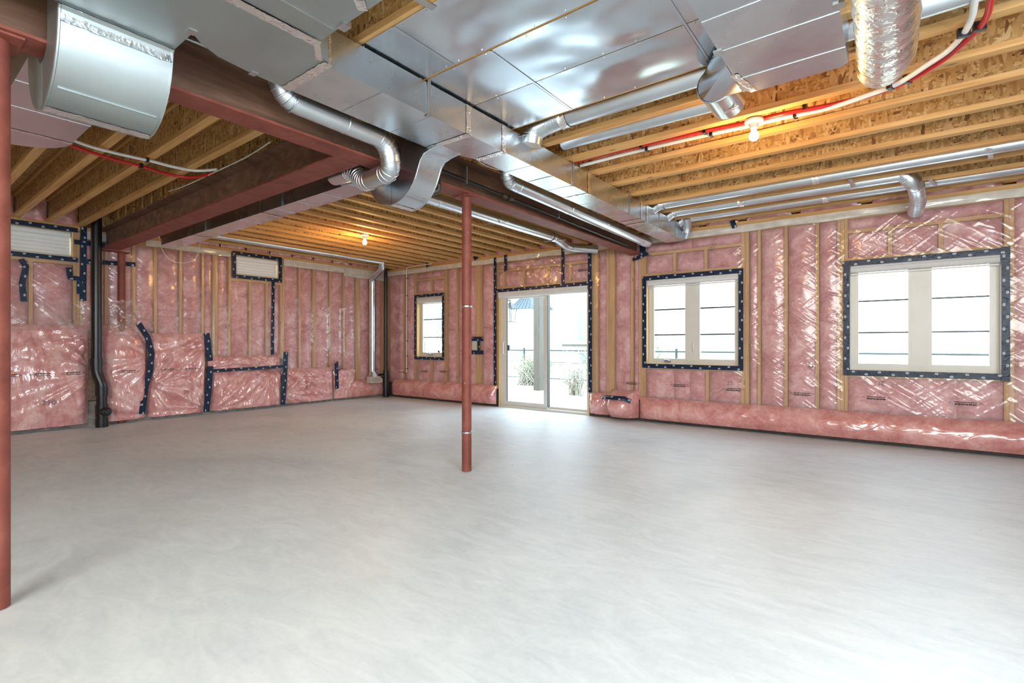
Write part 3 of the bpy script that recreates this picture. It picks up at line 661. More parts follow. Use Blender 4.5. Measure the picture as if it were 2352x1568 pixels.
B(dx0+.125, dx0+.133, YB+.028, YB+.05, .11, dz1-.125).build('seal', BARM, s1); B(mx+.036, mx+.042, YB+.03, YB+.1, .06, dz1-.1).build('seal', BARM, s2)
MB().tube(fillet([(dx0+.075, YB+.03, .93), (dx0+.075, YB-.015, .95), (dx0+.075, YB-.015, 1.13), (dx0+.075, YB+.03, 1.15)], .03), .012, 8).build('door_handle', WHITE, s1, smooth=True)
B(dx0+.11, dx0+.15, YB+.06, YB+.09, .99, 1.09).build('lock', BARM, s1)
sd = MB().tube([(dx0-.01, YB+.0, dz1-.06), (dx1+.0, YB+.0, dz1-.06)], .05, 14); sd.box(dx0-.01, dx1, YB-.05, YB+.02, dz1-.055, dz1-.005)
tag(sd.build('roller_shade', SHADE, smooth=True), 'white rolled up roller shade across the top of the sliding door', 'roller shade')
# high basement windows in the left wall
def win_left(num, y0, y1, z0, z1):
    b = MB()
    for (a, b_, c, d_) in ((y0, y0+.035, z0, z1), (y1-.035, y1, z0, z1), (y0, y1, z0, z0+.035), (y0, y1, z1-.035, z1)): b.box(XL-.13, XL-.05, a, b_, c, d_)
    w_ = b.build('window_%d' % num, WHITE, kind='structure')
    j = B(XL-.13, XL+.012, y0-.015, y0, z0-.015, z1+.015).box(XL-.13, XL+.012, y1, y1+.015, z0-.015, z1+.015).box(XL-.13, XL+.012, y0, y1, z0-.015, z0).box(XL-.13, XL+.012, y0, y1, z1, z1+.015); j.build('jamb', PINE, w_)
    B(XL-.10, XL-.096, y0+.03, y1-.03, z0+.03, z1-.03).build('pane', GLASS, w_)
    bl = MB().tube([(XL-.03, y0+.01, z1-.04), (XL-.03, y1-.01, z1-.04)], .038, 12); bl.build('blind_roll', BLIND, w_, smooth=True)
    n = 5
    for k in range(n):
        za, zb = lerp(z0+.03, z1-.075, k/n), lerp(z0+.03, z1-.075, (k+1)/n)
        MB().grid(lambda a, c: (XL-.035+.008*math.sin(PI*c), lerp(y0+.015, y1-.015, a), lerp(za, zb, c)), 2, 5).build('blind_slat', BLIND, w_, smooth=True, sharp=0)
    B(XL-.045, XL-.02, y0+.012, y1-.012, z0+.005, z0+.035).build('bottom_rail', WHITE, w_)
win_left(4, 3.80, 4.53, 2.255, 2.59); win_left(5, .92, 1.725, 2.255, 2.60)

# ---------------------------------------------------------------- steel beams and posts
ZBm, TF = 2.40, .014
def beam(label, x0, x1, y0, y1, axis, name='steel_beam', web=RUST, fl_m=RED):
    t = thing(name, label, 'beam', ((x0+x1)/2, (y0+y1)/2, ZBm)); h = 2.672
    B(x0, x1, y0, y1, ZBm, ZBm+TF).build('bottom_flange', fl_m, t); B(x0, x1, y0, y1, h-TF, h).build('top_flange', web, t)
    if axis == 1: xm = (x0+x1)/2; B(xm-.005, xm+.005, y0, y1, ZBm+TF, h-TF).build('web', web, t)
    else: ym = (y0+y1)/2; B(x0, x1, ym-.005, ym+.005, ZBm+TF, h-TF).build('web', web, t)
    return t
bA = beam('long brown steel beam on the red posts under the trunk duct', -3.06, -2.885, YF, 6.86, 1)
for yy, zz in ((1.92, 2.46), (2.06, 2.46), (1.92, 2.58), (2.06, 2.58)):
    MB().tube([(-2.97, yy, zz), (-2.945, yy, zz)], .016, 6).build('bolt', RUST, bA)
bBm = beam('red painted cross beam running to the side wall with small high windows', XL+.02, -3.065, 1.99, 2.195, 0)
B(-8.66, -8.50, 1.97, 2.215, ZBm-.012, ZBm-.001).build('bearing_plate', RED, bBm)
def post(label, x, y, r, z0, z1, plate=True, collar=None, scr=True):
    t = thing('steel_post', label, 'post', (x, y, 0)); 
    MB().tube([(x, y, z0), (x, y, z1)], r, 28).build('shaft', RED, t, smooth=True)
    if plate: B(x-.10, x+.10, y-.075, y+.075, z1, z1+.010).build('top_plate', RED, t)
    for zz in collar or ():
        MB().ring((x, y, zz), (0, 0, 1), r, .010, 28).build('collar', STEEL, t, smooth=True)
    return t
post('slim red steel post standing alone in the middle of the floor', -2.979, 3.241, .042, .004, ZBm-.011, collar=(1.44, .34))
post('large red steel post at the very front, cut by the picture edge', -3.005, .352, .045, .004, ZBm-.011)
post('red steel post against the side wall under the end of the cross beam', -8.635, 2.25, .045, .004, ZBm-.014)

# ---------------------------------------------------------------- ducts
ZB0, ZB1 = 2.473, 2.662
def panel_under(mb, x0, x1, y0, y1, z, amp, seed, ny=14, nx=14): # gently oil-canned sheet facing down
    return mb.grid(lambda a, c: (lerp(x0, x1, a), lerp(y0, y1, c), z+amp*nz(lerp(x0, x1, a)*2.2+seed, lerp(y0, y1, c)*2.2, seed)*math.sin(PI*a)**.5*math.sin(PI*c)**.5), nx, ny)
def foil(pts, side, nrm, width, par, nm='foil_tape', m=None):
    P = [Vector(p) for p in pts]; side = Vector(side).normalized(); nrm = Vector(nrm).normalized(); b = MB(); L = (P[-1]-P[0]).length
    n = max(3, int(L/.02)); ph = random.random()*40
    b.grid(lambda a, c: P[0].lerp(P[-1], a)+side*(width*(c-.5)+.006*nz(a*L*30+ph, c*3, 1))+nrm*(.003+.003*nz(a*L*40+ph, c*9, 2)), n, 4)
    return b.build(nm, m or FOIL, par, smooth=True, sharp=0)
def strap(x, y, z0, z1, par, ax='y', foot=.03):
    b = B(x-.0015, x+.0015, y-.012, y+.012, z0, z1) if ax == 'y' else B(x-.012, x+.012, y-.0015, y+.0015, z0, z1)
    b.box(x-foot, x+.002, y-.012, y+.012, z0-.003, z0) if ax == 'y' else b.box(x-.012, x+.012, y, y+foot, z0-.003, z0)
    return b.build('hanger_strap', STEEL, par)
# main trunk duct
tr = thing('trunk_duct', 'long rectangular metal trunk duct hung along the brown steel beam', 'duct', (-2.33, 4, ZB0))
def duct_box(x0, x1, y0, y1, z0, z1, nm, par, m=GALV, amp=.004, seed=1):
    b = MB(); panel_under(b, x0, x1, y0, y1, z0, amp, seed, max(6, int((y1-y0)/.06)), 8)
    b.grid(lambda a, c: (x1+amp*nz(lerp(y0, y1, a)*2.5, c*2, seed+3)*math.sin(PI*c)*math.sin(PI*a)**.3, lerp(y0, y1, a), lerp(z0, z1, c)), max(6, int((y1-y0)/.06)), 4)
    b.add([(x0,y0,z0),(x0,y1,z0),(x0,y1,z1),(x0,y0,z1)], [(0,3,2,1)]); b.add([(x0,y0,z1),(x1,y0,z1),(x1,y1,z1),(x0,y1,z1)], [(0,1,2,3)])
    b.add([(x0,y0,z0),(x1,y0,z0),(x1,y0,z1),(x0,y0,z1)], [(0,1,2,3)]); b.add([(x0,y1,z0),(x1,y1,z0),(x1,y1,z1),(x0,y1,z1)], [(0,3,2,1)])
    return b.build(nm, m, par, smooth=True, sharp=30)
duct_box(-2.576, -2.20, 1.385, 2.41, ZB0, ZB1, 'duct_section', tr, seed=2); duct_box(-2.45, -2.20, 2.78, 4.02, ZB0, ZB1, 'duct_section', tr, seed=5)
duct_box(-2.45, -2.20, 4.022, 5.35, ZB0, ZB1, 'duct_section', tr, seed=8); duct_box(-2.45, -2.20, 5.352, 6.62, ZB0, ZB1, 'duct_section', tr, seed=11)
b = MB(); lo = [(-2.576,2.41),(-2.20,2.41),(-2.20,2.78),(-2.45,2.78)]; b.prism(lo, ZB0, ZB1); b.build('reducer', GALV, tr)
for y in (2.41, 2.78, 4.02, 5.20, 5.36):
    x0 = -2.576 if y < 2.5 else -2.45
    foil([(x0, y, ZB0), (-2.20, y, ZB0)], (0,1,0), (0,0,-1), .05, tr); foil([(-2.20, y, ZB0), (-2.20, y, ZB1)], (0,1,0), (1,0,0), .045, tr)
for y in (1.72, 2.08, 3.12, 3.42, 3.72, 4.3, 4.62, 4.9, 5.6, 5.9): 
    x0 = -2.576 if y < 2.5 else -2.45
    MB().tube([(x0, y, ZB0+.001), (-2.2, y, ZB0+.001)], .004, 6).build('cross_bead', GALV, tr, smooth=True)
for y in (2.06, 3.74, 4.89, 5.72, 6.25): strap(-2.195, y, ZB0-.002, 2.70, tr)
# wide transition fitting and plenum overhead left
ft = thing('duct_transition', 'wide dull metal duct transition overhead feeding the trunk duct', 'duct', (-2.4, .8, ZB0))
poly = [(-2.18,1.384),(-2.576,1.384),(-2.568,1.20),(-2.545,1.037),(-2.50,.95),(-2.442,.89),(-2.64,.888),(-2.64,-1.6),(-2.085,-1.6),(-2.085,1.26)]
fp = [(x, y) for x, y in poly]
b = MB(); b.prism(list(reversed(fp)), ZB0, 2.655); b.build('fitting_body', GALVD, ft)
foil([(-2.08, .2, ZB0), (-2.075, 1.27, ZB0)], (1,0,0), (0,0,-1), .05, ft); foil([(-2.576, 1.385, ZB0), (-2.18, 1.385, ZB0)], (0,1,0), (0,0,-1), .05, ft)
foil([(-2.19, 1.34, ZB0), (-2.08, 1.262, ZB0)], (1,1,0), (.5,.3,-.8), .03, ft); foil([(-2.645, .40, ZB0), (-2.645, .885, ZB0)], (1,0,-.5), (-.3,0,-1), .04, ft)
B(-2.20, -2.183, 1.27, 1.39, ZB0+.004, 2.655).build('corner_cleat', GALV, ft)
foil([(-2.195, 1.385, ZB0), (-2.195, 1.385, ZB1)], (0,1,0), (1,0,0), .045, ft)
for x, y in ((-2.57, 1.21), (-2.44, .885)): B(x-.012, x+.03, y-.02, y+.012, ZB0-.004, ZB0+.012).build('drive_cleat', STEEL, ft)
pl = thing('supply_plenum', 'flat pale metal plenum overhead beside the duct transition', 'duct', (-1.8, .6, ZB0))
duct_box(-2.05, -1.56, -1.6, 1.262, ZB0+.002, ZB1, 'plenum_body', pl, GALVD, .002, 21)
foil([(-1.72, 1.25, ZB0), (-1.56, 1.05, ZB0)], (1,1,0), (0,0,-1), .04, pl); B(-1.90, -1.85, 1.245, 1.285, ZB0-.006, ZB0+.02).build('drive_cleat', STEEL, pl)
B(-1.93, -1.926, -.2, 1.25, ZB0-.001, ZB0+.002).build('seam', STEEL, pl)
foil([(-1.56, 1.0, ZB0), (-1.56, 1.262, ZB0)], (1,0,0), (0,0,-1), .06, pl)
tag(MB().obox((-1.72, 1.47, 2.672), (.12,1,0), (1,-.12,0), (0,0,1), .16, .018, .002).build('metal_strap', STEEL), 'flat metal strap nailed under the joist beside the plenum', 'strap')
# U shaped duct offsets dipping below the long beam
def goose(label, y0, y1, name='duct_offset', flare=False, zl=2.474, zend=2.56, m=GALV):
    t = thing(name, label, 'duct', (-2.97, (y0+y1)/2, 2.15))
    o = arc(-2.97, 2.45, .305, 0, -90, 9); i_ = arc(-2.97, 2.45, .100, 0, -90, 9)
    if flare: o = [(-2.46, 2.474), (-2.55, 2.462), (-2.62, 2.445)]+[(-2.655, 2.41)]+o[2:]; i_ = [(-2.80, 2.60), (-2.84, 2.58), (-2.865, 2.54), (-2.87, 2.50)]+i_[2:]
    else: o = [(-2.645, ZB0)]+[(-2.66, ZB0-.012)]+o[1:]; i_ = [(-2.87, 2.60), (-2.87, 2.50)]+i_[1:]
    MB().strip(o, i_, y0, y1).build('front_elbow', m, t, smooth=True, sharp=40)
    o2 = arc(-2.97, 2.45, .300, -91, -180, 9)+[(-3.27, zl)]; i2 = arc(-2.97, 2.45, .102, -91, -180, 9)+[(-3.072, zend)]
    MB().strip(o2, i2, y0, y1).build('rear_elbow', m, t, smooth=True, sharp=40)
    for e in (y0, y1):        # folded edge seams
        s_ = -1 if e == y0 else 1
        MB().tube([(x, e, z) for x, z in o], .006, 6).build('edge_seam', m, t, smooth=True)
    foil([(-2.955, y0, 2.146), (-2.955, y1, 2.146)], (1,0,.1), (0,0,-1), .05, t); foil([(-2.664, y0, 2.43), (-2.664, y1, 2.43)], (0,0,1), (1,0,0), .03, t)
    MB().tube([(-2.80, y0+.02, 2.196), (-2.80, y1-.02, 2.196)], .005, 6).build('cross_bead', m, t, smooth=True)
    return t
g1 = goose('large curved sheet metal duct dipping under the steel beam, front left', .49, .885, m=GALVD)
g2 = goose('narrow curved sheet metal duct dipping under the beam at the middle', 2.41, 2.615, flare=True, zl=2.40, zend=2.50)
# left duct beyond the first offset, turning the corner
ld = thing('branch_duct', 'rectangular branch duct with a rounded end behind the front red post', 'duct', (-4, .7, 2.474))
pg = [(-3.075,.885),(-3.075,.49),(-4.42,.49),(-4.42,-1.5),(-4.80,-1.5),(-4.80,.56)]+[(-4.45-.35*math.cos(R(a)), .535+.35*math.sin(R(a))) for a in range(4, 91, 8)]
MB().prism(list(reversed(pg)), 2.474, 2.66).build('duct_body', galv('mauve_galvanised', (.62,.60,.63), .3, .42, .03), ld)
foil([(-4.44, .2, 2.474), (-4.44, .885, 2.474)], (1,0,0), (0,0,-1), .03, ld)
for x in (-3.6, -4.0): MB().tube([(x, .49, 2.475), (x, .885, 2.475)], .004, 6).build('cross_bead', GALV, ld, smooth=True)
# duct along the cross beam
db = thing('branch_duct', 'long rectangular branch duct running behind the red cross beam', 'duct', (-5.3, 2.5, 2.4))
for a, b_ in ((-3.09, -4.95), (-4.952, -6.6), (-6.602, -7.6)): duct_box(b_, a, 2.405, 2.62, 2.40, 2.60, 'duct_section', db, seed=a)
for x in (-4.95, -6.6): foil([(x, 2.40, 2.40), (x, 2.62, 2.40)], (1,0,0), (0,0,-1), .045, db); foil([(x, 2.405, 2.40), (x, 2.405, 2.6)], (1,0,0), (0,-1,0), .045, db)
for x in (-3.5, -3.9, -4.3, -4.7, -5.4, -5.8, -6.2, -7.0): MB().tube([(x, 2.405, 2.401), (x, 2.62, 2.401)], .004, 6).build('cross_bead', GALV, db, smooth=True)
for x in (-4.55, -6.25): strap(x, 2.40, 2.40, 2.68, db, 'x')
# sheet metal panels closing the return air joist bays
rp = thing('return_air_panning', 'shiny nailed sheet metal panels closing the joist bays overhead', 'metal panels', (-1.4, 2.3, 2.675))
def rpanel(x0, x1, y0, y1, amp, seed):
    def hgt(x, y, a, c):
        k = (min(a, 1-a)*4); k = min(1, k)**.7*min(1, min(c, 1-c)*5)**.7
        return -k*amp*(nz(x*2.6+seed, y*3.0, seed)+.45*nz(x*6+seed, y*6.5, seed+4))
    b = MB().grid(lambda a, c: (lerp(x0, x1, a), lerp(y0, y1, c), 2.675+hgt(lerp(x0, x1, a), lerp(y0, y1, c), a, c)), max(6, int((x1-x0)/.03)), 18)
    o = b.build('metal_panel', GALVP, rp, smooth=True, sharp=0)
    n = max(2, int((x1-x0)/.16)); sc = MB()
    for k in range(n):
        xx = lerp(x0+.03, x1-.03, k/max(1, n-1))+random.uniform(-.02, .02)
        for yy in (y0+.014, y1-.014): sc.tube([(xx, yy, 2.677), (xx, yy, 2.671)], [.0055, .004], 6)
    sc.build('screw_heads', STEEL, o, kind='stuff'); o2 = o; return o
rpanel(-2.26, -1.96, 1.60, 2.028, .004, 1.1); rpanel(-1.955, -.66, 1.60, 2.028, .016, 2.3)
rpanel(-2.26, -1.712, 2.045, 2.452, .006, 3.7); rpanel(-1.706, -.815, 2.045, 2.452, .016, 4.2); rpanel(-.809, -.66, 2.045, 2.452, .006, 9.2)
rpanel(-2.26, -1.722, 2.458, 2.888, .006, 5.1); rpanel(-1.716, -.822, 2.458, 2.888, .016, 6.6); rpanel(-.816, -.66, 2.458, 2.888, .006, 7.3)
for x, y0, y1 in ((-1.958, 1.6, 2.028), (-1.709, 2.045, 2.888), (-.812, 2.045, 2.888)): B(x-.006, x+.006, y0, y1, 2.671, 2.674).build('seam_strip', GALVP, rp)
# return box and round stub at the right
rb = thing('return_box', 'flat wide metal return box overhead between panels and foil flex duct', 'duct', (-.4, 2, 2.48))
bx = [(-.655,2.90),(-.615,2.95),(-.21,2.95),(-.178,2.92),(-.178,.2),(-.655,.2)]
MB().prism(bx, 2.48, 2.672).build('box_body', GALV, rb)
for y in (1.9, 2.18, 2.45, 2.76): MB().tube([(-.652, y, 2.481), (-.18, y, 2.481)], .005, 6).build('cross_bead', GALV, rb, smooth=True)
for x, y in ((-.655, 2.45), (-.178, 2.40)): B(x-.02, x+.02, y-.02, y+.02, 2.474, 2.484).build('drive_cleat', STEEL, rb)
foil([(-.65, 2.70, 2.48), (-.60, 2.945, 2.48)], (1,0,0), (0,0,-1), .035, rb)
# round stub: square to round take-off and short capped pipe
def loft(mb, A, Bq):
    n = len(A); mb.add(list(A)+list(Bq), [(i, (i+1) % n, n+(i+1) % n, n+i) for i in range(n)])
st_ = thing('duct_stub', 'short shiny round duct stub beside the bare bulb lamp', 'duct', (-.8, 3, 2.57))
n = 24; cx, cz, rr = -.80, 2.575, .10
circ = [(cx+rr*math.cos(2*PI*k/n), 2.93, cz+rr*math.sin(2*PI*k/n)) for k in range(n)]
sq = []
for k in range(n):
    g = 2*PI*k/n; q = (math.cos(g), math.sin(g)); mxx = max(abs(q[0]), abs(q[1]))
    sq.append((-.66, 2.765+.155*q[0]/mxx, 2.575+.09*q[1]/mxx))
b = MB(); loft(b, circ, sq); b.build('take_off', GALVP, st_, smooth=True, sharp=40)
b = MB().tube([(cx, 2.93, cz), (cx, 3.20, cz)], rr, 28, False); b.tube([(cx, 3.19, cz), (cx, 3.20, cz)], rr-.002, 28); b.build('pipe', GALVP, st_, smooth=True)
MB().ring((cx, 2.935, cz), (0,1,0), rr, .008, 28).build('collar', GALVP, st_, smooth=True)
foil([(-.80, 3.10, cz-rr), (-.72, 3.10, cz-rr+.02)], (0,1,0), (0,0,-1), .03, st_)
# foil wrapped flexible duct
fx = thing('flex_duct', 'fat crinkled foil flexible duct hanging down between box and pipes', 'duct', (-.03, 3, 2.4))
b = MB(); path = curve([(-.02, .6, 2.50), (-.02, 1.6, 2.46), (-.025, 2.4, 2.44), (-.03, 2.85, 2.45), (-.045, 3.10, 2.50), (-.065, 3.26, 2.59), (-.075, 3.31, 2.74)], 14)
rad = [.098+.004*math.sin(i*2.1)+.006*nz(i*.3, 3)+(.012 if i < 48 else 0)+(-.018 if 44 < i < 48 else 0) for i in range(len(path))]
b.tube(path, rad, 30); b.build('foil_jacket', FOIL, fx, smooth=True, sharp=0)
b = MB(); b.tube([path[46]+Vector((0,-.03,0)), path[46], path[46]+Vector((0,.03,.01))], [.107, .103, .106], 30, False); b.build('foil_band', FOIL, fx, smooth=True, sharp=0)

# ---------------------------------------------------------------- round pipes
def pipe(label, pts, r, fil=.1, name='round_duct', seams=(), tapes=(), m=GALVR, nf=5, n=22, group=None):
    t = thing(name, label, 'duct', tuple(pts[0]), group)
    path = fillet(pts, fil, nf); MB().tube(path, r, n).build('pipe', m, t, smooth=True, sharp=50)
    for i in range(1, len(path)-1):          # gore seams on the bends
        a, c = path[i]-path[i-1], path[i+1]-path[i]
        if a.length < .3 and c.length < .3 and a.length > 1e-4:
            MB().ring(path[i], (path[i+1]-path[i-1]), r, .005, n).build('gore_seam', m, t, smooth=True)
    P = [Vector(p) for p in pts]
    for (k, f) in seams:
        c = P[k].lerp(P[k+1], f); MB().ring(c, P[k+1]-P[k], r, .005, n).build('joint_ring', m, t, smooth=True)
    for (k, f) in tapes:
        c = P[k].lerp(P[k+1], f); d = (P[k+1]-P[k]).normalized()
        MB().tube([c-d*.03+Vector((0,0,.002*j)) if 0 else c+d*(.012*j-.03) for j in range(6)], [r+.003+.006*random.random() for j in range(6)], n, False).build('foil_wrap', FOIL, t, smooth=True, sharp=20)
    return t
pipe('round metal pipe along the beam bending under it beside the curved duct', [(-2.73, 1.42, 2.66), (-2.73, 1.46, 2.50), (-2.73, 2.17, 2.49), (-2.74, 2.235, 2.30), (-3.13, 2.275, 2.305), (-3.26, 2.30, 2.43), (-3.62, 2.36, 2.47)], .066, .11, seams=((1,.05),(1,.55)), tapes=((5,.05),))
pipe('round metal pipe between trunk duct and the far half of the beam', [(-2.66, 3.40, 2.67), (-2.68, 3.44, 2.53), (-2.68, 6.40, 2.492), (-2.68, 6.55, 2.49)], .062, .09, seams=((1,.05),(1,.35),(1,.62)))
pipe('round metal pipe under the ceiling left of the beam ending in an elbow', [(-3.80, 2.7, 2.612), (-3.79, 5.98, 2.608), (-3.86, 6.42, 2.55), (-3.55, 6.74, 2.525)], .062, .12, seams=((0,.3),(0,.6),(0,.75),(0,.95)), tapes=((0,.97),))
# hanger wires of that pipe
for yy, nm in ((4.65, 'thin metal strap crossing under the pipe left of the beam, nearer one'), (5.95, 'thin metal strap crossing under the pipe left of the beam, farther one')):
    tag(MB().obox((-3.79, yy, 2.56), (1,.25,0), (-.25,1,0), (0,0,1), .16, .012, .0015).build('hanger_strap', STEEL), nm, 'strap')
pipe('thick round metal pipe tucked beside the edge of the metal panels', [(-2.16, 3.06, 2.60), (-2.14, 3.06, 2.70), (-1.95, 3.065, 2.735), (2.3, 3.065, 2.735)], .075, .06, tapes=((2,.02),(2,.27)))
pipe('round metal pipe deep in the second joist bay ending at the stub', [(-2.15, 3.50, 2.76), (-.86, 3.50, 2.74)], .062, tapes=((0,.98),))
for y, z, lab in ((5.60, 2.715, 'nearest of three parallel round pipes in the joist bays by the windows'), (6.05, 2.72, 'middle of three parallel round pipes in the joist bays by the windows'), (6.47, 2.73, 'farthest of three parallel round pipes in the joist bays by the windows')):
    if y == 6.05: pts = [(-2.30, y, 2.62), (-2.16, y, z), (.10, y, z)]
    else: pts = [(-2.30, y, 2.62), (-2.16, y, z), (2.3, y, z)]
    pipe(lab, pts, .060, .06, tapes=((1,.01),(1,.35)))
pipe('bent metal elbow pipe dropping from the ceiling above the widest window', [(.05, 6.05, 2.74), (.15, 6.06, 2.63), (.19, 6.42, 2.57), (.17, 6.66, 2.48)], .068, .12, seams=((2,.3),), nf=2)
pipe('small metal elbow at the far end of the trunk duct', [(-2.10, 6.40, 2.72), (-2.12, 6.50, 2.62), (-2.19, 6.62, 2.53)], .05, .05)
for x, y, a in ((-.33, 5.85, .02), (.29, 6.28, .2), (.62, 5.62, .15)):
    tag(MB().obox((x, y, 2.665), (a, 1, 0), (1, -a, 0), (0,0,1), .15, .016, .0015).build('hanger_strap', STEEL), {.02: 'flat metal strap under the middle joist pipe above the middle of the wall', .2: 'flat metal strap right of the bent elbow pipe', .15: 'flat metal strap under the nearest joist pipe, far right'}[a], 'strap')
# narrow pipe under the ceiling by the side wall and the upright duct with register
pipe('slim pipe under the joists along the side wall', [(-7.92, 2.45, 2.70), (-7.92, 6.17, 2.70)], .045, seams=((0,.7),))
ud = thing('upright_duct', 'upright round metal duct with elbows near the corner above a register', 'duct', (-8.52, 6.42, .45))
MB().tube(fillet([(-7.93, 6.20, 2.74), (-7.98, 6.24, 2.58), (-8.50, 6.40, 2.46), (-8.52, 6.42, 2.30), (-8.52, 6.42, .52)], .10, 5), .062, 22).build('pipe', GALVP, ud, smooth=True, sharp=50)
for zz in (1.17, .56): MB().ring((-8.52, 6.42, zz), (0,0,1), .062, .008).build('joint_ring', GALVP, ud, smooth=True)
MB().ring((-7.985, 6.235, 2.60), (.2,.2,1), .062, .007).build('gore_seam', GALVP, ud, smooth=True)
b = MB(); n = 20; A = [(-8.52+.062*math.cos(2*PI*k/n), 6.42+.062*math.sin(2*PI*k/n), .54) for k in range(n)]; Q = []
for k in range(n):
    g = 2*PI*k/n; c_, s_ = math.cos(g), math.sin(g); mm = max(abs(c_), abs(s_)); Q.append((-8.50+.05*c_/mm, 6.45+.13*s_/mm, .44))
loft(b, A, Q); b.build('boot', GALVP, ud, smooth=True, sharp=40)
rg = thing('wall_register', 'small beige louvred register below the upright round duct', 'register', (-8.47, 6.45, .36))
B(-8.56, -8.425, 6.31, 6.60, .31, .44).build('register_body', BEIGE, rg); B(-8.43, -8.422, 6.335, 6.575, .33, .42).build('grille_back', BEIGED, rg)
for k in range(14): B(-8.424, -8.416, 6.34+k*.0172, 6.347+k*.0172, .33, .42).build('louvre', BEIGE, rg)
# black drain pipes
dp = thing('drain_pipe', 'thick black plastic drain pipe standing in front of the pink blankets', 'pipe', (-8.47, 2.05, 0))
MB().tube([(-8.45, 1.93, .78), (-8.45, 1.93, 2.80)], .058, 22).build('pipe', BLACK, dp, smooth=True)
MB().tube(fillet([(-8.45, 1.93, .84), (-8.45, 1.93, .74), (-8.42, 1.98, .56), (-8.42, 1.98, .46)], .06), .062, 20).build('offset_bend', BLACK, dp, smooth=True)
MB().tube([(-8.42, 1.98, .02), (-8.42, 1.98, .52)], .058, 22).build('pipe', BLACK, dp, smooth=True)
for z0, z1, x, y in ((.82, .92, -8.45, 1.93), (.42, .54, -8.42, 1.98), (.14, .30, -8.42, 1.98), (.0, .12, -8.42, 1.98)): MB().tube([(x, y, z0), (x, y, z1)], .069, 22).build('coupling', BLACK, dp, smooth=True)
MB().tube([(-8.42, 1.98, .21), (-8.30, 2.01, .21)], .055, 18).build('cleanout', BLACK, dp, smooth=True); MB().tube([(-8.31, 2.008, .21), (-8.285, 2.014, .21)], [.06, .035], 18).build('cleanout_cap', BLACK, dp, smooth=True)
cp = thing('drain_pipe', 'slim black plastic drain pipe standing in the room corner', 'pipe', (-8.42, 6.68, 0))
MB().tube([(-8.42, 6.68, .5), (-8.42, 6.68, 2.80)], .034, 16).build('pipe', BLACK, cp, smooth=True); MB().tube([(-8.42, 6.68, .01), (-8.42, 6.68, .50)], .062, 18).build('stand', BLACK, cp, smooth=True)
MB().tube([(-8.42, 6.68, .46), (-8.42, 6.68, .57)], .055, 18).build('coupling', BLACK, cp, smooth=True)
MB().tube([(-8.42, 6.68, .44), (-8.46, 6.58, .44), (-8.47, 6.555, .44)], [.052, .052, .045], 16).build('cleanout', BLACK, cp, smooth=True)
# black gas pipe on the beam
gp = thing('gas_pipe', 'black iron gas pipe fastened along the far half of the beam', 'pipe', (-2.86, 4.5, 2.46))
MB().tube(fillet([(-2.865, 2.79, 2.33), (-2.865, 2.79, 2.49), (-2.865, 3.6, 2.478), (-2.865, 6.3, 2.44)], .05), .016, 12).build('pipe', BLACK, gp, smooth=True)
for y in (3.62, 3.72): MB().tube([(-2.865, y-.03, 2.477), (-2.865, y+.03, 2.477)], .026, 10).build('fitting', plain('iron_fitting', (.10,.085,.06), .45, .8), gp, smooth=True)
MB().tube(fillet([(-2.865, 2.79, 2.37), (-2.865, 2.79, 2.32), (-2.90, 2.74, 2.30)], .03), .024, 10).build('elbow_fitting', plain('iron_elbow', (.09,.07,.055), .5, .8), gp, smooth=True)
for y in (3.10, 4.55): B(-2.885, -2.845, y-.008, y+.008, 2.45, 2.60).build('pipe_strap', STEEL, gp)
# plastic water pipes
def pex(label, pts, r, m, clips, name='water_pipe'):
    t = thing(name, label, 'pipe', tuple(pts[0])); MB().tube(curve(pts, 8), r, 12).build('tube', m, t, smooth=True)
    for c, d in clips:
        c = Vector(c); d = Vector(d).normalized(); s = Vector((-d.y, d.x, 0))
        MB().obox(c, d, s, (0,0,1), .010, r*1.7, r*1.5).build('clip', BLACK, t)
    return t
zP = 2.655
wp = [(.28,2.80),(.284,3.041),(.286,3.154),(.271,3.285),(.224,3.429),(.142,3.542),(.011,3.697),(-.137,3.757),(-.346,3.809),(-.601,3.834),(-.875,3.823),(-1.174,3.803),(-1.686,3.787),(-2.16,3.80)]
rpx = [(.342,2.80),(.342,3.085),(.344,3.198),(.328,3.307),(.283,3.427),(.198,3.585),(.052,3.735),(-.118,3.80),(-.348,3.80),(-.572,3.79),(-.861,3.762),(-1.15,3.725),(-1.648,3.702),(-2.16,3.69)]
pex('white plastic water pipe curving across the right ceiling joists', [((x, y, zP-.02) if x > -.4 else (x, y, zP) if x > -.7 else (x*1.03, y*1.03, 2.70)) for x, y in wp], .0145, PEXW, [((.268,3.285,zP-.02), (-.2,1,0)), ((-.02,3.70,zP-.02), (-1,.5,0)), ((-.53,3.832,zP), (-1,.1,0)), ((-1.10,3.92,2.70), (-1,0,0)), ((-1.60,3.903,2.70), (-1,0,0))])
pex('red plastic water pipe curving across the right ceiling joists', [((x, y, zP-.005) if x > -.4 else (x, y+.01, zP+.012) if x > -.7 else (x*1.035, y*1.035, 2.71)) for x, y in rpx], .0145, PEXR, [((.328,3.307,zP), (-.2,1,0)), ((.06,3.72,zP), (-1,.8,0)), ((-.47,3.80,zP+.02), (-1,.1,0)), ((-1.13,3.857,2.71), (-1,0,0)), ((-1.62,3.835,2.71), (-1,0,0))])
pex('white plastic water pipe crossing the left joists', [(-4.80,.80,2.662),(-4.976,1.027,2.66),(-5.006,1.222,2.655),(-5.002,1.501,2.66),(-5.008,1.68,2.66),(-4.992,1.846,2.67),(-4.864,1.975,2.69)], .0125, PEXW, [((-5.003,1.48,2.66), (0,1,0))])
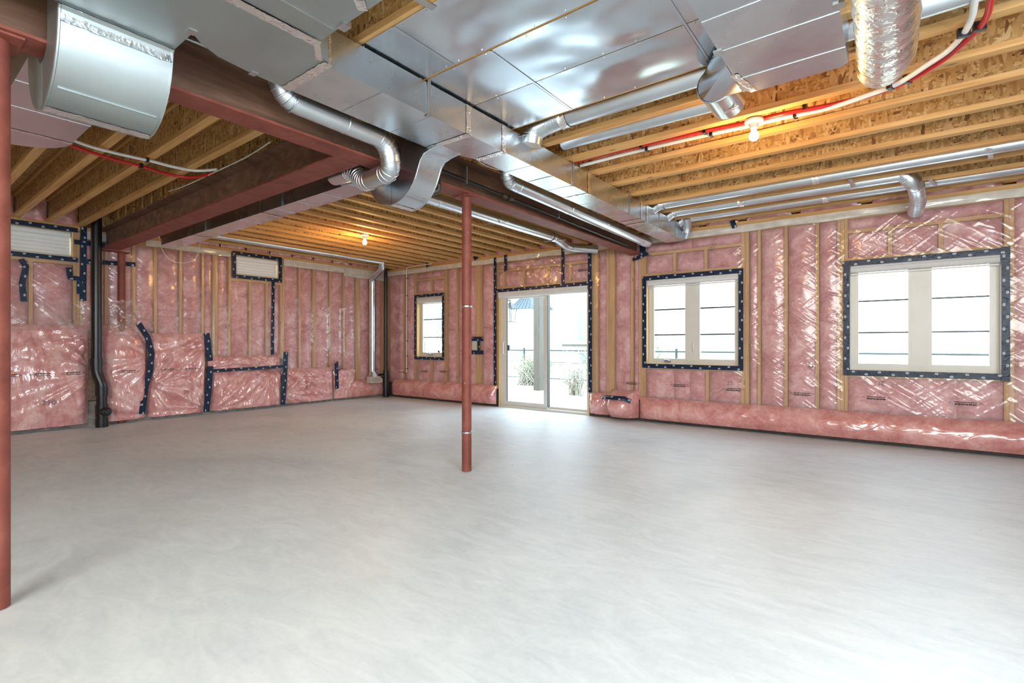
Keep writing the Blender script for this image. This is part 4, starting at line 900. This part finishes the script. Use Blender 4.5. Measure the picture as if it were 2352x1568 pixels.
pex('red plastic water pipe crossing the left joists', [(-4.96,.80,2.662),(-5.10,1.039,2.655),(-5.158,1.259,2.65),(-5.197,1.496,2.655),(-5.262,1.697,2.66),(-5.24,1.835,2.66),(-5.116,1.928,2.665),(-4.952,1.985,2.68)], .0125, PEXR, [((-5.195,1.49,2.655), (-.1,1,0))])
t = thing('water_pipe', 'thin white plastic water pipe down the wall near the corner with red valve', 'pipe', (-7.96, 6.85, .52))
MB().tube(fillet([(-7.1, 6.74, 2.66), (-7.9, 6.80, 2.665), (-7.965, 6.845, 2.62), (-7.965, 6.845, .525)], .05), .0095, 10).build('tube', PEXW, t, smooth=True)
for z in (2.45, 2.1, 1.68, 1.17, .86, .60): B(-7.982, -7.948, 6.838, 6.862, z-.008, z+.008).build('clip', BLACK, t)
MB().tube([(-7.965, 6.845, .525), (-8.08, 6.83, .525)], .010, 8).build('valve_body', BRASS, t, smooth=True); B(-8.17, -8.08, 6.815, 6.83, .518, .534).build('valve_lever', PEXR, t)
# taped socket box beside the centre post
t = thing('socket_box', 'beige covered socket box sealed with navy tape right of the centre post', 'socket', (-6.09, 6.88, 1.06))
B(-6.16, -6.04, YB-.06, YB-.02, .995, 1.16).build('cover', BEIGE, t)
tape(MB(), mb_back, [(-6.26, 1.205), (-5.90, 1.20)], .075, .040).build('tape_strip', TAPE, t, smooth=True, sharp=0); tape(MB(), mb_back, [(-6.26, .955), (-5.90, .955)], .07, .040).build('tape_strip', TAPE, t, smooth=True, sharp=0)
tape(MB(), mb_back, [(-6.01, 1.20), (-6.01, .95)], .065, .043).build('tape_strip', TAPE, t, smooth=True, sharp=0); tape(MB(), mb_back, [(-6.19, 1.20), (-6.19, .95)], .065, .043).build('tape_strip', TAPE, t, smooth=True, sharp=0)

# ---------------------------------------------------------------- bare bulb lamps
def bulb_mat():
    m, nt, p = M_new('lit_bulb'); v = coords(nt); n = tex_noise(nt, v, 3, 1)
    nt.links.new(ramp(nt, n, [(0, (1,.80,.46)), (1, (1,.84,.52))]), p.inputs['Emission Color']); p.inputs['Emission Strength'].default_value = 9; return m
BULB = bulb_mat()
def lamp(label, x, y, z, power):
    t = thing('bulb_lamp', label, 'lamp', (x, y, z))
    def lathe(prof, nm, m, n=24):
        b = MB(); vs = [(x+r*math.cos(2*PI*k/n), y+r*math.sin(2*PI*k/n), z+h) for r, h in prof for k in range(n)]
        b.add(vs, [(i*n+k, i*n+(k+1) % n, (i+1)*n+(k+1) % n, (i+1)*n+k) for i in range(len(prof)-1) for k in range(n)]+[tuple(range(n)), tuple((len(prof)-1)*n+k for k in range(n-1, -1, -1))])
        return b.build(nm, m, t, smooth=True, sharp=50)
    lathe([(.052, .004), (.062, .0), (.060, -.012), (.034, -.026), (.026, -.050), (.024, -.056)], 'lamp_holder', WHITEC)
    lathe([(.013, -.050), (.014, -.066), (.022, -.080), (.030, -.094), (.0325, -.110), (.029, -.126), (.018, -.138), (.004, -.142)], 'bulb', BULB)
    lathe([(.05, .03), (.05, .005)], 'octagon_box', STEEL, 8)
    l = bpy.data.lights.new('bulb_light', 'POINT'); l.energy = power; l.color = (1, .55, .18); l.shadow_soft_size = .035
    o = bpy.data.objects.new('bulb_light', l); C.objects.link(o); o.location = (x, y, z-.20); attach(o, t)
    return t
lamp('bare lit bulb in a white holder under the right joists', -.78, 3.80, 2.672, 24)
lamp('bare lit bulb in a white holder in the far left bay', -6.045, 4.42, 2.676, 32)

# ---------------------------------------------------------------- loose wires and small things overhead
def wire(label, pts, r, m, name='cable'): return tag(MB().tube(curve(pts, 8), r, 8).build(name, m, smooth=True), label, 'cable')
wire('dark cable bundle above the beam beside the duct transition', [(-2.86, .6, 2.69), (-2.83, .99, 2.66), (-2.80, 1.15, 2.67), (-2.79, 1.5, 2.69)], .008, plain('dark_cable', (.05,.03,.04), .4))
wire('white cable lying on the beam beside the duct transition', [(-2.90, .6, 2.685), (-2.88, .9, 2.675), (-2.88, 1.2, 2.68), (-2.87, 1.6, 2.685)], .006, PEXW)
wire('white cable along the top of the red cross beam', [(-3.9, 1.97, 2.70), (-4.3, 1.965, 2.668), (-4.9, 1.96, 2.665), (-5.6, 1.96, 2.672), (-6.0, 1.965, 2.70)], .005, PEXW)
wire('thin pale wire loop hanging below the end of the branch duct', [(-8.05, 2.52, 2.68), (-8.07, 2.56, 2.42), (-8.15, 2.74, 2.28), (-8.1, 2.98, 2.34), (-8.05, 3.05, 2.68)], .003, PEXW)
wire('loose white cable tangle above the gas pipe', [(-2.60, 2.95, 2.66), (-2.72, 3.1, 2.62), (-2.70, 3.3, 2.60), (-2.62, 3.42, 2.62), (-2.70, 3.5, 2.66)], .004, PEXW)
for k, x in enumerate((-5.75, -6.35, -5.2)):
    pass
# rim board pieces above the cross beam
t = thing('rim_blocks', 'row of short strand board joist ends above the red cross beam', 'blocking', (-6, 2.15, 2.68))
for k in range(16):
    x = -3.55-.305*k; B(x-.06, x+.06, 2.06, 2.075, 2.68, 2.97).build('block', OSB, t)
    if k % 3 == 1: B(x-.05, x+.02, 2.056, 2.059, 2.685, 2.73).build('paint_mark', GREENP, t)

# ---------------------------------------------------------------- outdoors
GRASS = plain('dry_grass', (.42,.43,.30), .9, var=.3, scale=3); SLATE = plain('slate_roof', (.075,.10,.115), .6, var=.2); BRICKP = plain('pale_brick', (.50,.46,.43), .85, var=.2, scale=20)
STUCCO = plain('pale_stone', (.72,.71,.69), .85, var=.06); ROOFB = plain('brown_roof', (.50,.43,.38), .8, var=.15); FENCE = plain('dark_fence', (.03,.05,.05), .5); LEAF = plain('dull_leaves', (.26,.29,.18), .8, var=.4, scale=9)
TWIG = plain('twigs', (.34,.32,.28), .9, var=.3); DGL = plain('dark_glass', (.20,.26,.26), .15, var=.15); BLK2 = plain('black_metal', (.02,.02,.022), .4); PATIO = plain('patio_slab', (.55,.54,.52), .8, var=.1)
gb = MB().grid(lambda a, c: (lerp(-60, 40, a), lerp(YB+.2, 60, c), -.12+.1*nz(a*20, c*14)*c), 40, 24); struct('ground', gb, GRASS, smooth=True, sharp=0)
struct('patio', B(-9, 1.5, YB+.18, YB+2.6, -.11, -.02), PATIO)
tag(B(-7.13, -6.95, 10.2, 10.38, -.05, 3.2).build('deck_post', GREYWOOD), 'grey square timber deck post outside the sliding door', 'post')
ln = thing('wall_lantern', 'black carriage lantern outside at the left edge of the door glass', 'lantern', (-5.70, 7.37, 1.68))
MB().prism([(-.06,-.06),(.06,-.06),(.06,.06),(-.06,.06)], 1.52, 1.53, lambda x, y, z: (x-5.70, y+7.40, z)).build('base', BLK2, ln)
b = MB(); b.add([(-5.80,7.30,1.78),(-5.60,7.30,1.78),(-5.60,7.50,1.78),(-5.80,7.50,1.78),(-5.70,7.40,1.90)], [(3,2,1,0),(0,1,4),(1,2,4),(2,3,4),(3,0,4)]); b.build('roof', BLK2, ln)
for sx in (-1, 1):
    for sy in (-1, 1): MB().tube([(-5.70+sx*.055, 7.40+sy*.055, 1.53), (-5.70+sx*.085, 7.40+sy*.085, 1.78)], .006, 6).build('bar', BLK2, ln)
B(-5.72, -5.68, 7.10, 7.40, 1.90, 1.93).build('bracket', BLK2, ln)
fe = thing('garden_fence', 'low dark metal garden fence seen through the windows', 'fence', (-4, 13.2, 0))
MB().tube([(-14, 13.2, .90), (8, 13.2, .90)], .022, 8).build('top_rail', FENCE, fe); MB().tube([(-14, 13.2, .02), (8, 13.2, .02)], .015, 8).build('bottom_rail', FENCE, fe)
for x in (-12.1, -9.6, -7.1, -4.6, -2.1, .4, 2.9, 5.4): MB().tube([(x, 13.2, -.1), (x, 13.2, .98)], .035, 8).build('fence_post', FENCE, fe)
def house(label, x0, x1, y0, y1, h, roof, rm, wm, wins, ridge=1.6, name='house', group=None):
    t = thing(name, label, 'house', ((x0+x1)/2, y0, 0)); B(x0, x1, y0, y1, -.1, h).build('wall', wm, t); o = .35
    if roof == 'gable':
        xm = (x0+x1)/2; b = MB(); b.add([(x0-o,y0-o,h),(x1+o,y0-o,h),(xm,y0-o,h+ridge),(x0-o,y1,h),(x1+o,y1,h),(xm,y1,h+ridge)], [(0,1,2),(3,5,4),(0,2,5,3),(1,4,5,2),(0,3,4,1)]); b.build('roof', rm, t)
    else:
        b = MB(); i = .45; b.add([(x0-o,y0-o,h),(x1+o,y0-o,h),(x1+o,y1,h),(x0-o,y1,h),(x0+i,y0+i,h+ridge),(x1-i,y0+i,h+ridge),(x1-i,y1-i,h+ridge),(x0+i,y1-i,h+ridge)], [(3,2,1,0),(4,5,6,7),(0,1,5,4),(1,2,6,5),(2,3,7,6),(3,0,4,7)]); b.build('roof', rm, t)
        for k in range(6): MB().tube([(lerp(x0, x1, k/5), y0-o, h+.02), (lerp(x0+i, x1-i, k/5), y0+i, h+ridge+.02)], .04, 6).build('roof_rib', rm, t)
    for (a, b_, c, d) in wins:
        f = B(a-.1, b_+.1, y0-.06, y0, c-.1, d+.1).build('window', WHITE, t); B(a, b_, y0-.08, y0-.06, c, d).build('pane', DGL, f)
    return t
hs = house('pale house with a small slate bay roof seen through the sliding door', -19.7, -18.3, 26, 28, 3.35, 'hip', SLATE, STUCCO, [(-19.2,-18.8,-.05,.7)], .95)
B(-22.5, -16.3, 28.01, 36, -.1, 3.9).build('wall', STUCCO, hs)
f = B(-21.2, -20.2, 27.95, 28, .9, 3.2).build('window', WHITE, hs); B(-21.1, -20.3, 27.93, 27.95, 1.0, 3.1).build('pane', WHITE, f)
hb = house('pale house with a small balcony seen through the right door pane', -16.2, -11.6, 27, 35, 6.2, 'gable', ROOFB, STUCCO, [(-15.6,-14.9,1.3,3.2), (-15.4,-14.2,-.1,.55)], 1.4)
B(-16.0, -14.4, 25.9, 27, .95, 1.08).build('balcony', GREYWOOD, hb)
for k in range(9): B(-16.0+k*.2, -15.97+k*.2, 25.92, 25.95, 1.08, 1.9).build('baluster', STUCCO, hb)
house('low pale house with brown gable seen through the middle window', -10.6, -5.2, 26, 36, 2.0, 'gable', ROOFB, STUCCO, [], 1.15)
hn = house('brick neighbour house seen through the narrow window near the corner', -31, -24.2, 25, 36, 6.0, 'gable', SLATE, BRICKP, [(-27.0,-26.3,1.6,3.6)], 2.2)
for r_ in range(9):
    for c_ in range(6): B(-25.95+c_*.26+(.13 if r_ % 2 else 0), -25.72+c_*.26+(.13 if r_ % 2 else 0), 24.985, 25.0, 1.3+r_*.26, 1.5+r_*.26).build('stone', plain('brick_tone', (.22,.19,.17), .9) if False else CURB, hn)
def bush(label, x, y, h, wd, n, m, name='shrub', seed=0):
    rnd = random.Random(seed); t = thing(name, label, 'shrub', (x, y, -.1)); tw = MB(); lf = MB()
    for k in range(n):
        a = rnd.uniform(0, 2*PI); l = rnd.uniform(.5, 1)*h; ex, ey = x+math.cos(a)*wd*rnd.random(), y+math.sin(a)*wd*rnd.random()*.5
        p0 = Vector((x+rnd.uniform(-.3,.3)*wd, y+rnd.uniform(-.2,.2)*wd, -.12)); p1 = Vector((ex, ey, -.1+l)); mid = p0.lerp(p1, .5)+Vector((0,0,.1*l))
        tw.tube([p0, mid, p1], [.012, .008, .004], 4, False)
        for q in range(5):
            c = mid.lerp(p1, rnd.random())+Vector((rnd.uniform(-.08,.08), rnd.uniform(-.08,.08), rnd.uniform(-.06,.06))); s = rnd.uniform(.02, .05)
            ax = Vector((rnd.uniform(-1,1), rnd.uniform(-1,1), rnd.uniform(-1,1))).normalized(); ay = ax.orthogonal().normalized()
            lf.add([c-ax*s, c+ay*s*.4, c+ax*s, c-ay*s*.4], [(0,1,2,3)])
    tw.build('twigs', TWIG, t, kind='stuff'); lf.build('leaves', m, t, kind='stuff'); return t
bush('leafy green shrub outside beyond the left door pane', -8.6, 12.2, 1.0, 1.3, 150, LEAF, seed=1)
bush('tall dry weeds along the fence beyond the right door pane', -6.4, 12.4, 1.1, 1.3, 120, TWIG, seed=2)
bush('bare twiggy bush just outside the right door pane', -5.75, 9.9, .75, .5, 60, TWIG, seed=3)
bush('thin sapling outside at the left of the middle window', -5.35, 13.6, 1.6, .5, 45, LEAF, 'sapling', seed=4)
st2 = thing('garden_stair', 'pale timber stair side outside the narrow window', 'stair', (-10.6, 10, 0))
MB().prism([(-11.6, 1.55), (-11.6, 1.05), (-9.9, .45), (-9.9, .75)], 10, 10.1, lambda x, y, z: (x, z, y)).build('stringer', STUCCO, st2)
for k in range(3): B(-11.5+k*.6, -11.42+k*.6, 10, 10.08, -.12, 1.9-k*.22).build('post', PINE, st2)
